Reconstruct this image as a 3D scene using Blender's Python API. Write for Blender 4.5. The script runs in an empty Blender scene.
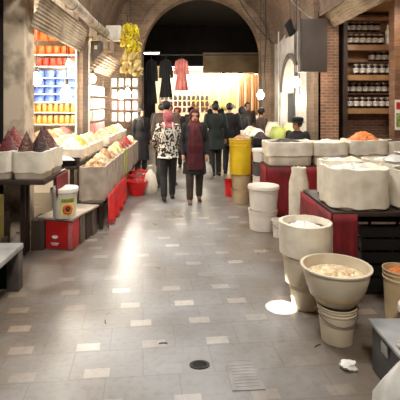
import bpy, bmesh, math, random
from mathutils import Vector, Matrix, noise
PI = math.pi
random.seed(7)
SC = bpy.context.scene
COL = SC.collection

# ------------------------------------------------------------------ materials
def new_mat(name):
    m = bpy.data.materials.new(name); m.use_nodes = True
    nt = m.node_tree; b = nt.nodes['Principled BSDF']
    return m, nt, b
def lin(c):
    return tuple((x/12.92 if x <= .04045 else ((x+.055)/1.055)**2.4) for x in c[:3]) + (1,)
def mat(name, c, rough=.6, c2=None, scale=6, bump=.0, metal=0, trans=0, detail=4, coords='Object', stretch=None, alpha=None, lo=.35, hi=.68, sss=0):
    """colour c mottled towards c2 (sRGB 0-1) by noise"""
    m, nt, b = new_mat(name)
    b.inputs['Roughness'].default_value = rough
    b.inputs['Metallic'].default_value = metal
    b.inputs['Transmission Weight'].default_value = trans
    if alpha is not None: b.inputs['Alpha'].default_value = alpha
    if c2 is None: c2 = tuple(x*.78 for x in c)
    tc = nt.nodes.new('ShaderNodeTexCoord'); mp = nt.nodes.new('ShaderNodeMapping')
    if stretch: mp.inputs['Scale'].default_value = stretch
    nz = nt.nodes.new('ShaderNodeTexNoise'); nz.inputs['Scale'].default_value = scale; nz.inputs['Detail'].default_value = detail
    cr = nt.nodes.new('ShaderNodeValToRGB')
    cr.color_ramp.elements[0].position = lo; cr.color_ramp.elements[1].position = hi
    cr.color_ramp.elements[0].color = lin(c); cr.color_ramp.elements[1].color = lin(c2)
    L = nt.links.new
    L(tc.outputs[coords], mp.inputs[0]); L(mp.outputs[0], nz.inputs['Vector']); L(nz.outputs['Fac'], cr.inputs[0]); L(cr.outputs[0], b.inputs['Base Color'])
    if bump:
        bp = nt.nodes.new('ShaderNodeBump'); bp.inputs['Strength'].default_value = bump; bp.inputs['Distance'].default_value = .02
        L(nz.outputs['Fac'], bp.inputs['Height']); L(bp.outputs[0], b.inputs['Normal'])
    return m
def heap_mat(name, c1, c2, scale=45, c3=None, rough=.6):
    m, nt, b = new_mat(name); L = nt.links.new
    b.inputs['Roughness'].default_value = rough
    tc = nt.nodes.new('ShaderNodeTexCoord')
    v = nt.nodes.new('ShaderNodeTexVoronoi'); v.inputs['Scale'].default_value = scale
    s = nt.nodes.new('ShaderNodeSeparateColor')
    cr = nt.nodes.new('ShaderNodeValToRGB')
    cr.color_ramp.elements[0].position = .1; cr.color_ramp.elements[1].position = .9
    cr.color_ramp.elements[0].color = lin(c1); cr.color_ramp.elements[1].color = lin(c2)
    if c3: e = cr.color_ramp.elements.new(.6); e.color = lin(c3)
    bp = nt.nodes.new('ShaderNodeBump'); bp.inputs['Strength'].default_value = .8; bp.inputs['Distance'].default_value = .02; bp.invert = True
    L(tc.outputs['Object'], v.inputs['Vector']); L(v.outputs['Color'], s.inputs[0]); L(s.outputs[0], cr.inputs[0]); L(cr.outputs[0], b.inputs['Base Color'])
    L(v.outputs['Distance'], bp.inputs['Height']); L(bp.outputs[0], b.inputs['Normal'])
    return m
def emit_mat(name, c, s):
    m, nt, b = new_mat(name)
    b.inputs['Base Color'].default_value = lin(c)
    b.inputs['Emission Color'].default_value = lin(c); b.inputs['Emission Strength'].default_value = s
    return m
def brick_mat(name, c1, c2, mortar, scale=1.0, bw=.22, bh=.065, axis='xz', rough=.85, dirt=None):
    m, nt, b = new_mat(name); L = nt.links.new
    b.inputs['Roughness'].default_value = rough
    tc = nt.nodes.new('ShaderNodeTexCoord')
    src = tc.outputs['Object']
    if axis == 'uv': src = tc.outputs['UV']
    elif axis in ('xz', 'yz'):
        sx = nt.nodes.new('ShaderNodeSeparateXYZ'); cx = nt.nodes.new('ShaderNodeCombineXYZ'); L(src, sx.inputs[0])
        if axis == 'xz':
            ad = nt.nodes.new('ShaderNodeMath'); ad.operation = 'ADD'; L(sx.outputs[0], ad.inputs[0]); L(sx.outputs[1], ad.inputs[1]); L(ad.outputs[0], cx.inputs[0])
        else: L(sx.outputs[1], cx.inputs[0])
        L(sx.outputs[2], cx.inputs[1]); src = cx.outputs[0]
    br = nt.nodes.new('ShaderNodeTexBrick')
    br.inputs['Color1'].default_value = lin(c1); br.inputs['Color2'].default_value = lin(c2); br.inputs['Mortar'].default_value = lin(mortar)
    br.inputs['Scale'].default_value = 1; br.inputs['Brick Width'].default_value = bw; br.inputs['Row Height'].default_value = bh; br.inputs['Mortar Size'].default_value = .008*scale
    L(src, br.inputs['Vector'])
    nz = nt.nodes.new('ShaderNodeTexNoise'); nz.inputs['Scale'].default_value = 1.6; nz.inputs['Detail'].default_value = 6; L(tc.outputs['Object'], nz.inputs['Vector'])
    cr = nt.nodes.new('ShaderNodeValToRGB'); cr.color_ramp.elements[0].position = .35; cr.color_ramp.elements[1].position = .7
    cr.color_ramp.elements[0].color = (.35, .33, .31, 1); cr.color_ramp.elements[1].color = (1.15, 1.12, 1.08, 1); L(nz.outputs['Fac'], cr.inputs[0])
    mx = nt.nodes.new('ShaderNodeMix'); mx.data_type = 'RGBA'; mx.blend_type = 'MULTIPLY'; mx.inputs['Factor'].default_value = .75
    L(br.outputs['Color'], mx.inputs['A']); L(cr.outputs[0], mx.inputs['B']); L(mx.outputs['Result'], b.inputs['Base Color'])
    bp = nt.nodes.new('ShaderNodeBump'); bp.inputs['Strength'].default_value = .5; bp.inputs['Distance'].default_value = .01; bp.invert = True
    L(br.outputs['Fac'], bp.inputs['Height']); L(bp.outputs[0], b.inputs['Normal'])
    return m
def patch_mat(name, c1, c2, scale=14, thr=.5, rough=.7, c3=None):
    """hard-edged blotchy print"""
    m, nt, b = new_mat(name); L = nt.links.new
    b.inputs['Roughness'].default_value = rough
    tc = nt.nodes.new('ShaderNodeTexCoord'); nz = nt.nodes.new('ShaderNodeTexNoise'); nz.inputs['Scale'].default_value = scale; nz.inputs['Detail'].default_value = 1.5
    cr = nt.nodes.new('ShaderNodeValToRGB'); cr.color_ramp.interpolation = 'CONSTANT'
    cr.color_ramp.elements[0].color = lin(c1); cr.color_ramp.elements[1].position = thr; cr.color_ramp.elements[1].color = lin(c2)
    if c3: e = cr.color_ramp.elements.new(thr+.1); e.color = lin(c3)
    L(tc.outputs['Object'], nz.inputs['Vector']); L(nz.outputs['Fac'], cr.inputs[0]); L(cr.outputs[0], b.inputs['Base Color'])
    return m
def floor_mat():
    m, nt, b = new_mat('paving'); L = nt.links.new
    tc = nt.nodes.new('ShaderNodeTexCoord'); mp = nt.nodes.new('ShaderNodeMapping'); mp.inputs['Rotation'].default_value = (0, 0, math.radians(-5.6))
    L(tc.outputs['Object'], mp.inputs[0])
    sp = nt.nodes.new('ShaderNodeSeparateXYZ'); L(mp.outputs[0], sp.inputs[0])
    def M(op, a, c=None, d=None):
        n = nt.nodes.new('ShaderNodeMath'); n.operation = op
        for i, v in enumerate((a, c, d)):
            if v is None: continue
            if isinstance(v, (int, float)): n.inputs[i].default_value = v
            else: L(v, n.inputs[i])
        return n.outputs[0]
    x, y = sp.outputs[0], sp.outputs[1]
    v = M('ADD', M('DIVIDE', y, .30), .297); row = M('FLOOR', v)
    u = M('ADD', M('DIVIDE', M('ADD', x, M('MULTIPLY', row, .091)), .457), .34)
    fu = M('ABSOLUTE', M('SUBTRACT', M('FRACT', u), .5)); fv = M('ABSOLUTE', M('SUBTRACT', M('FRACT', v), .5))
    inside = M('MULTIPLY', M('LESS_THAN', fu, .175), M('LESS_THAN', fv, .15))
    cx = nt.nodes.new('ShaderNodeCombineXYZ'); L(M('FLOOR', u), cx.inputs[0]); L(row, cx.inputs[1])
    wn = nt.nodes.new('ShaderNodeTexWhiteNoise'); L(cx.outputs[0], wn.inputs['Vector'])
    pale = M('MULTIPLY', inside, M('MULTIPLY', M('POWER', wn.outputs['Value'], 1.3), .55))
    PX = .457
    # trodden clean in the middle of the walkway, brown grime along the stalls
    ox = nt.nodes.new('ShaderNodeSeparateXYZ'); L(tc.outputs['Object'], ox.inputs[0])
    ng = nt.nodes.new('ShaderNodeTexNoise'); ng.inputs['Scale'].default_value = 2.2; ng.inputs['Detail'].default_value = 5; L(tc.outputs['Object'], ng.inputs['Vector'])
    edge = M('ADD', M('ABSOLUTE', M('ADD', ox.outputs[0], .12)), M('MULTIPLY', M('SUBTRACT', ng.outputs['Fac'], .5), 1.1))
    gr = nt.nodes.new('ShaderNodeMapRange'); gr.inputs[1].default_value = .45; gr.inputs[2].default_value = 1.25; L(edge, gr.inputs[0])
    # slab joints and tone
    br = nt.nodes.new('ShaderNodeTexBrick'); br.inputs['Scale'].default_value = 1; br.inputs['Brick Width'].default_value = PX; br.inputs['Row Height'].default_value = .30
    br.inputs['Mortar Size'].default_value = .004; br.inputs['Color1'].default_value = lin((.525, .52, .515)); br.inputs['Color2'].default_value = lin((.555, .55, .545)); br.inputs['Mortar'].default_value = lin((.495, .48, .46))
    L(mp.outputs[0], br.inputs['Vector'])
    nz = nt.nodes.new('ShaderNodeTexNoise'); nz.inputs['Scale'].default_value = 1.3; nz.inputs['Detail'].default_value = 8; L(tc.outputs['Object'], nz.inputs['Vector'])
    cr = nt.nodes.new('ShaderNodeValToRGB'); cr.color_ramp.elements[0].position = .3; cr.color_ramp.elements[1].position = .7
    cr.color_ramp.elements[0].color = (.70, .62, .53, 1); cr.color_ramp.elements[1].color = (1.08, 1.08, 1.09, 1); L(nz.outputs['Fac'], cr.inputs[0])
    m1 = nt.nodes.new('ShaderNodeMix'); m1.data_type = 'RGBA'; m1.inputs['B'].default_value = lin((.80, .77, .73)); L(pale, m1.inputs['Factor']); L(br.outputs['Color'], m1.inputs['A'])
    m2 = nt.nodes.new('ShaderNodeMix'); m2.data_type = 'RGBA'; m2.blend_type = 'MULTIPLY'; m2.inputs['Factor'].default_value = .8
    L(m1.outputs['Result'], m2.inputs['A']); L(cr.outputs[0], m2.inputs['B'])
    n2 = nt.nodes.new('ShaderNodeTexNoise'); n2.inputs['Scale'].default_value = 22; n2.inputs['Detail'].default_value = 4; L(tc.outputs['Object'], n2.inputs['Vector'])
    c2 = nt.nodes.new('ShaderNodeValToRGB'); c2.color_ramp.elements[0].position = .33; c2.color_ramp.elements[1].position = .5
    c2.color_ramp.elements[0].color = (.80, .78, .75, 1); c2.color_ramp.elements[1].color = (1, 1, 1, 1); L(n2.outputs['Fac'], c2.inputs[0])
    m3 = nt.nodes.new('ShaderNodeMix'); m3.data_type = 'RGBA'; m3.blend_type = 'MULTIPLY'; m3.inputs['Factor'].default_value = .6
    L(m2.outputs['Result'], m3.inputs['A']); L(c2.outputs[0], m3.inputs['B']); m4 = nt.nodes.new('ShaderNodeMix'); m4.data_type = 'RGBA'; m4.blend_type = 'MULTIPLY'; m4.inputs['B'].default_value = (.50, .385, .28, 1); L(M('MULTIPLY', gr.outputs[0], .9), m4.inputs['Factor']); L(m3.outputs['Result'], m4.inputs['A']); L(m4.outputs['Result'], b.inputs['Base Color'])
    rr = M('ADD', M('MULTIPLY', nz.outputs['Fac'], .40), .14); L(rr, b.inputs['Roughness'])
    bp = nt.nodes.new('ShaderNodeBump'); bp.inputs['Strength'].default_value = .25; bp.inputs['Distance'].default_value = .01; L(n2.outputs['Fac'], bp.inputs['Height']); L(bp.outputs[0], b.inputs['Normal'])
    return m

W = {}
W['vault'] = brick_mat('vault_brick', (.50, .41, .33), (.43, .35, .28), (.50, .42, .35), bw=.24, bh=.075, axis='uv')
W['arch'] = brick_mat('arch_brick', (.52, .43, .345), (.45, .37, .295), (.53, .45, .37), bw=.24, bh=.075, axis='xz')
W['redbrick'] = brick_mat('red_brick', (.56, .39, .29), (.46, .31, .23), (.58, .50, .42), bw=.16, bh=.055, axis='xz')
W['plaster'] = mat('old_plaster', (.82, .74, .63), .85, (.36, .28, .21), 3.8, .35, detail=8, lo=.46, hi=.74)
W['greywall'] = mat('grey_wall', (.78, .76, .72), .8, (.60, .57, .53), 2.2, .1)
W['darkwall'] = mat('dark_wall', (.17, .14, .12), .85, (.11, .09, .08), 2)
W['shopwhite'] = mat('shop_wall', (.86, .82, .74), .7, (.78, .72, .62), 2)
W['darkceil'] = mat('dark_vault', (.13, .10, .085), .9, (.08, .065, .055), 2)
W['beige'] = mat('beige_panel', (.80, .68, .52), .7, (.70, .58, .43), 2)
W['floor'] = floor_mat()
W['wood'] = mat('wood', (.45, .31, .20), .55, (.30, .20, .13), 5, .1, stretch=(1, 1, 8))
W['darkwood'] = mat('dark_wood', (.22, .15, .11), .55, (.14, .09, .07), 5, .1)
W['shelfwood'] = mat('shelf_wood', (.60, .45, .30), .5, (.48, .34, .22), 5)
W['orangewood'] = mat('orange_wood', (.62, .44, .27), .5, (.52, .35, .20), 3)
W['corr'] = mat('corrugated_sheet', (.74, .67, .57), .6, (.56, .48, .39), 4, .1)
W['roll'] = mat('canvas_roll', (.72, .67, .60), .7, (.52, .46, .40), 5, .1)
W['white'] = mat('white_plastic', (.87, .83, .77), .4, (.78, .75, .70), 4)
W['cream'] = mat('cream_plastic', (.82, .765, .665), .42, (.72, .66, .56), 3)
W['beigebk'] = mat('beige_plastic', (.76, .66, .50), .45, (.66, .56, .42), 4)
W['sack'] = mat('white_sacking', (.87, .82, .735), .6, (.76, .70, .61), 7, .2)
W['sackgrey'] = mat('grey_sacking', (.70, .64, .57), .75, (.57, .51, .45), 7, .25)
W['liner'] = mat('plastic_liner', (.905, .865, .785), .36, (.80, .75, .665), 7, .3)
W['bagclear'] = mat('thin_bag', (.88, .86, .82), .3, (.72, .69, .65), 7, .3, trans=.25)
W['red'] = mat('red_cloth', (.52, .055, .07), .75, (.36, .03, .045), 5, .15)
W['redplastic'] = mat('red_plastic', (.88, .13, .12), .35, (.74, .08, .08), 6, .2)
W['redtin'] = mat('red_tin', (.70, .12, .11), .4, (.58, .08, .08), 4)
W['greytin'] = mat('grey_tin', (.50, .45, .41), .35, (.38, .33, .29), 5, metal=.6)
W['darkgrey'] = mat('dark_grey_plastic', (.30, .30, .29), .5, (.22, .22, .21), 5)
W['yellow'] = mat('yellow_plastic', (.86, .72, .12), .42, (.76, .60, .08), 4)
W['yelflower'] = mat('yellow_wrap', (.86, .80, .16), .4, (.72, .62, .08), 9)
W['tanwrap'] = mat('tan_wrap', (.82, .74, .46), .5, (.66, .55, .33), 9)
W['black'] = mat('black_plastic', (.07, .07, .07), .4, (.04, .04, .04), 5)
W['blackcloth'] = mat('black_cloth', (.065, .06, .062), .9, (.04, .036, .04), 6, .1)
W['darkcard'] = mat('dark_carton', (.27, .20, .15), .8, (.19, .14, .10), 5)
W['steel'] = mat('galvanised_steel', (.60, .60, .59), .4, (.50, .50, .49), 6, metal=.25)
W['greymetal'] = mat('grey_metal', (.42, .385, .36), .5, (.28, .25, .23), 4, metal=.3)
W['signbox'] = mat('sign_face', (.34, .29, .255), .6, (.29, .245, .215), 3)
W['paper'] = mat('paper', (.88, .86, .82), .7, (.78, .76, .72), 5)
W['green'] = mat('pale_green_sack', (.74, .78, .42), .6, (.62, .68, .32), 5)
W['palyel'] = mat('pale_yellow_sack', (.90, .86, .60), .6, (.82, .76, .48), 5)
W['orange'] = mat('orange_packet', (.88, .46, .16), .45, (.74, .30, .09), 9)
W['redpkt'] = mat('red_packet', (.74, .22, .12), .45, (.55, .12, .08), 9)
W['blue'] = mat('blue_packet', (.20, .30, .66), .4, (.42, .52, .78), 9)
W['amber'] = mat('amber_jar', (.82, .58, .28), .25, (.70, .44, .18), 6)
W['jarlid'] = mat('jar_lid', (.80, .70, .52), .4)
W['darkjar'] = mat('dark_jar', (.13, .09, .075), .2, (.08, .05, .045), 5)
W['jarcap'] = mat('jar_cap', (.55, .48, .42), .35)
W['label'] = mat('pale_label', (.80, .77, .72), .6, (.58, .52, .47), 20)
W['pink'] = mat('pink_packet', (.90, .66, .64), .5, (.78, .42, .42), 12)
W['pinkdress'] = mat('pink_dress', (.80, .50, .45), .7, (.66, .36, .34), 6)
W['palepack'] = mat('pale_packet', (.86, .83, .78), .45, (.74, .66, .60), 12)
W['yeltex'] = mat('yellow_textile', (.88, .84, .58), .7, (.76, .70, .40), 6, stretch=(6, 6, .6))
W['oratex'] = mat('orange_textile', (.74, .54, .36), .7, (.60, .40, .25), 5, stretch=(5, 5, .6))
W['skin'] = mat('skin', (.74, .55, .44), .55, (.68, .48, .38), 8)
W['hair'] = mat('dark_hair', (.075, .06, .05), .6, (.04, .03, .03), 20)
W['lip'] = mat('lip', (.55, .27, .25), .5)
W['eye'] = mat('eye', (.10, .07, .06), .3)
W['shoe'] = mat('dark_shoe', (.16, .12, .10), .45, (.10, .08, .07), 8)
W['brownshoe'] = mat('brown_shoe', (.42, .30, .22), .5, (.32, .22, .16), 8)
W['maroon'] = mat('maroon_knit', (.33, .085, .105), .85, (.23, .05, .07), 9, .1)
W['blackcoat'] = mat('black_coat', (.095, .08, .078), .85, (.06, .05, .05), 6, .1)
W['darktrous'] = mat('dark_trousers', (.15, .135, .125), .85, (.10, .09, .085), 6, .1)
W['browntrous'] = mat('brown_trousers', (.27, .21, .18), .85, (.20, .155, .135), 6, .1)
W['pattern'] = patch_mat('black_white_print', (.10, .09, .085), (.84, .80, .73), 24, .50)
W['rose'] = mat('rose_scarf', (.72, .40, .42), .8, (.60, .29, .32), 10)
W['greycoat'] = mat('grey_brown_coat', (.34, .28, .24), .85, (.26, .21, .18), 6)
W['greencoat'] = mat('dark_green_coat', (.085, .125, .11), .85, (.055, .085, .075), 6)
W['redscarf'] = mat('red_scarf', (.52, .16, .16), .8, (.40, .10, .11), 8)
W['bulb'] = emit_mat('lit_bulb', (1, .95, .86), 45)
W['tube'] = emit_mat('lit_tube', (1, .96, .88), 22)
W['sky'] = emit_mat('skylight_glass', (.93, .96, 1), 3)
W['grate'] = mat('iron_grate', (.17, .15, .14), .5, (.10, .09, .08), 8, metal=.5)
W['benchtop'] = mat('grey_bench_top', (.66, .64, .61), .55, (.52, .50, .47), 5)
W['olivetin'] = mat('olive_tin', (.50, .46, .20), .5, (.38, .34, .14), 6)
W['pinkdeep'] = mat('deep_pink_packet', (.80, .40, .42), .5, (.86, .72, .70), 9)
W['cover'] = mat('cover_ridge', (.60, .58, .55), .5)
W['plate'] = mat('pale_plate', (.53, .51, .49), .5, (.46, .44, .42), 9)
H = {}
H['redspice'] = heap_mat('red_spice', (.42, .10, .09), (.30, .06, .06), 60)
H['redbrown'] = heap_mat('red_brown_spice', (.56, .26, .20), (.40, .15, .12), 40)
H['darkspice'] = heap_mat('dark_spice', (.17, .09, .075), (.28, .15, .11), 45)
H['brownspice'] = heap_mat('brown_spice', (.26, .14, .10), (.42, .24, .16), 40)
H['pinkspice'] = heap_mat('pink_spice', (.60, .32, .28), (.42, .19, .17), 40)
H['mixed'] = heap_mat('mixed_nuts', (.80, .66, .42), (.50, .30, .20), 30, c3=(.72, .48, .32))
H['pale'] = heap_mat('pale_nuts', (.87, .80, .66), (.74, .62, .45), 30)
H['tan'] = heap_mat('tan_nuts', (.74, .58, .40), (.60, .43, .28), 30)
H['walnut'] = heap_mat('walnuts', (.62, .46, .34), (.80, .66, .50), 26)
H['olive'] = heap_mat('pistachios', (.70, .70, .46), (.80, .74, .56), 30)
H['orange'] = heap_mat('dried_apricots', (.84, .50, .22), (.70, .34, .12), 24)
H['red'] = heap_mat('red_dried_fruit', (.74, .18, .14), (.52, .08, .08), 26)
H['dark'] = heap_mat('dark_raisins', (.13, .09, .08), (.24, .17, .14), 34)
H['white'] = heap_mat('white_sugar', (.90, .88, .84), (.80, .77, .71), 24)
H['yellow'] = heap_mat('yellow_chickpeas', (.86, .74, .36), (.76, .60, .26), 30)
H['green'] = heap_mat('green_herbs', (.42, .48, .22), (.58, .62, .34), 30)

# ------------------------------------------------------------------ mesh helpers
def link(name, bm, m, parent=None, smooth=True, loc=None, rotz=None, recalc=True):
    if recalc: bmesh.ops.recalc_face_normals(bm, faces=bm.faces)
    me = bpy.data.meshes.new(name); bm.to_mesh(me); bm.free()
    return link_me(name, me, m, parent, smooth, loc, rotz)
def link_me(name, me, m, parent=None, smooth=True, loc=None, rotz=None):
    o = bpy.data.objects.new(name, me); COL.objects.link(o)
    if m is not None: me.materials.append(m)
    if smooth and len(me.polygons):
        me.polygons.foreach_set('use_smooth', [True]*len(me.polygons))
        try: me.set_sharp_from_angle(angle=math.radians(40))
        except Exception: pass
    if parent is not None: o.parent = parent
    if loc is not None: o.location = loc
    if rotz is not None: o.rotation_euler = (0, 0, rotz)
    return o
def tag(o, label, cat, group=None, kind=None):
    o['label'] = label; o['category'] = cat
    if group: o['group'] = group
    if kind: o['kind'] = kind
    return o
def thing(name, label, cat, loc=(0, 0, 0), rotz=0, group=None):
    o = bpy.data.objects.new(name, None); COL.objects.link(o); o.empty_display_size = .05
    o.location = loc; o.rotation_euler = (0, 0, rotz)
    return tag(o, label, cat, group)
def struct(name, bm, m, smooth=False, recalc=True):
    o = link(name, bm, m, smooth=smooth, recalc=recalc); o['kind'] = 'structure'; return o
KIDS = {}
def kids(o): return [c for c in bpy.data.objects if c.parent == o]
def dup(root, loc, rotz=None, label=None, group=None, scale=None, rot=None):
    r = root.copy(); COL.objects.link(r); r.location = loc
    if rotz is not None: r.rotation_euler = (0, 0, rotz)
    if rot is not None: r.rotation_euler = rot
    if scale: r.scale = scale
    if label: r['label'] = label
    if group: r['group'] = group
    if root.name not in KIDS: KIDS[root.name] = [(c, kids(c)) for c in kids(root)]
    for ch, gs in KIDS[root.name]:
        c = ch.copy(); COL.objects.link(c); c.parent = r
        for g in gs:
            d = g.copy(); COL.objects.link(d); d.parent = c
    return r
def BM(): return bmesh.new()
def box(bm, x0, x1, y0, y1, z0, z1, bev=0.0, rot=0, piv=None):
    vs = [bm.verts.new((x, y, z)) for z in (z0, z1) for x, y in ((x0, y0), (x1, y0), (x1, y1), (x0, y1))]
    fs = [(3, 2, 1, 0), (4, 5, 6, 7), (0, 1, 5, 4), (1, 2, 6, 5), (2, 3, 7, 6), (3, 0, 4, 7)]
    F = [bm.faces.new([vs[i] for i in f]) for f in fs]
    if rot:
        c = Vector(piv or ((x0+x1)/2, (y0+y1)/2, 0))
        bmesh.ops.rotate(bm, verts=vs, cent=c, matrix=Matrix.Rotation(rot, 3, 'Z'))
    if bev:
        es = {e for f in F for e in f.edges}
        bmesh.ops.bevel(bm, geom=list(es), offset=bev, segments=2, affect='EDGES', profile=.6)
    return bm
def ringmesh(bm, rings, cap0=True, cap1=True, closed=True):
    """rings: lists of equal-length point lists"""
    R = [[bm.verts.new(p) for p in r] for r in rings]
    n = len(R[0])
    for a, b in zip(R, R[1:]):
        for i in range(n if closed else n-1):
            j = (i+1) % n
            bm.faces.new((a[i], a[j], b[j], b[i]))
    if cap0: bm.faces.new(R[0][::-1])
    if cap1: bm.faces.new(R[-1])
    return R
def lathe(bm, prof, c=(0, 0, 0), seg=32, cap0=False, cap1=False, sx=1, sy=1):
    rings = [[(c[0]+r*sx*math.cos(2*PI*i/seg), c[1]+r*sy*math.sin(2*PI*i/seg), c[2]+z) for i in range(seg)] for r, z in prof]
    ringmesh(bm, rings, cap0, cap1); return bm
def tube(bm, pts, r, seg=8, cap=True):
    pts = [Vector(p) for p in pts]; n = len(pts)
    rs = r if isinstance(r, (list, tuple)) else [r]*n
    rings = []; up = None
    for i, p in enumerate(pts):
        d = (pts[min(i+1, n-1)]-pts[max(i-1, 0)]).normalized()
        if up is None:
            up = Vector((0, 0, 1)) if abs(d.z) < .9 else Vector((1, 0, 0))
        s = d.cross(up)
        if s.length < 1e-4: s = d.cross(Vector((0, 1, 0)))
        s.normalize(); up2 = s.cross(d).normalized(); up = up2
        rings.append([tuple(p+(s*math.cos(2*PI*k/seg)+up2*math.sin(2*PI*k/seg))*rs[i]) for k in range(seg)])
    ringmesh(bm, rings, cap, cap); return bm
def capsule(bm, p0, p1, r0, r1, seg=12):
    p0, p1 = Vector(p0), Vector(p1); d = p1-p0
    L = d.length or 1e-4; d = d/L
    pts, rs = [], []
    for k in range(5):
        a = PI/2*(k/4); pts.append(p0-d*r0*math.cos(a)*.999); rs.append(max(r0*math.sin(a), 1e-3))
    for k in range(5):
        a = PI/2*(k/4); pts.append(p1+d*r1*math.sin(a)); rs.append(max(r1*math.cos(a), 1e-3))
    return tube(bm, pts, rs, seg)
def ellipsoid(bm, c, r, seg=20, rng=12, rot=None):
    ret = bmesh.ops.create_uvsphere(bm, u_segments=seg, v_segments=rng, radius=1)
    M = Matrix.Translation(c) @ (rot.to_4x4() if rot else Matrix.Identity(4)) @ Matrix.Diagonal((r[0], r[1], r[2], 1))
    bmesh.ops.transform(bm, matrix=M, verts=ret['verts'])
    return ret['verts']
def sell(n, e, w, d):
    """superellipse outline (rounded rectangle) of n points, half-sizes w, d"""
    out = []
    for i in range(n):
        a = 2*PI*(i+.5)/n; c, s = math.cos(a), math.sin(a)
        k = (abs(c)**e+abs(s)**e)**(-1/e)
        out.append((w*c*k, d*s*k))
    return out
def remesh(bm, voxel, smooth=3, factor=.5):
    me = bpy.data.meshes.new('tmp'); bmesh.ops.recalc_face_normals(bm, faces=bm.faces); bm.to_mesh(me); bm.free()
    o = bpy.data.objects.new('tmp', me); COL.objects.link(o)
    m = o.modifiers.new('r', 'REMESH'); m.mode = 'VOXEL'; m.voxel_size = voxel; m.adaptivity = 0
    if smooth:
        s = o.modifiers.new('s', 'SMOOTH'); s.iterations = smooth; s.factor = factor
    dg = bpy.context.evaluated_depsgraph_get()
    out = bpy.data.meshes.new_from_object(o.evaluated_get(dg))
    bpy.data.objects.remove(o); bpy.data.meshes.remove(me)
    out.materials.clear()
    return out
def nz(x, y, z=0): return noise.noise((x, y, z))

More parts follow.
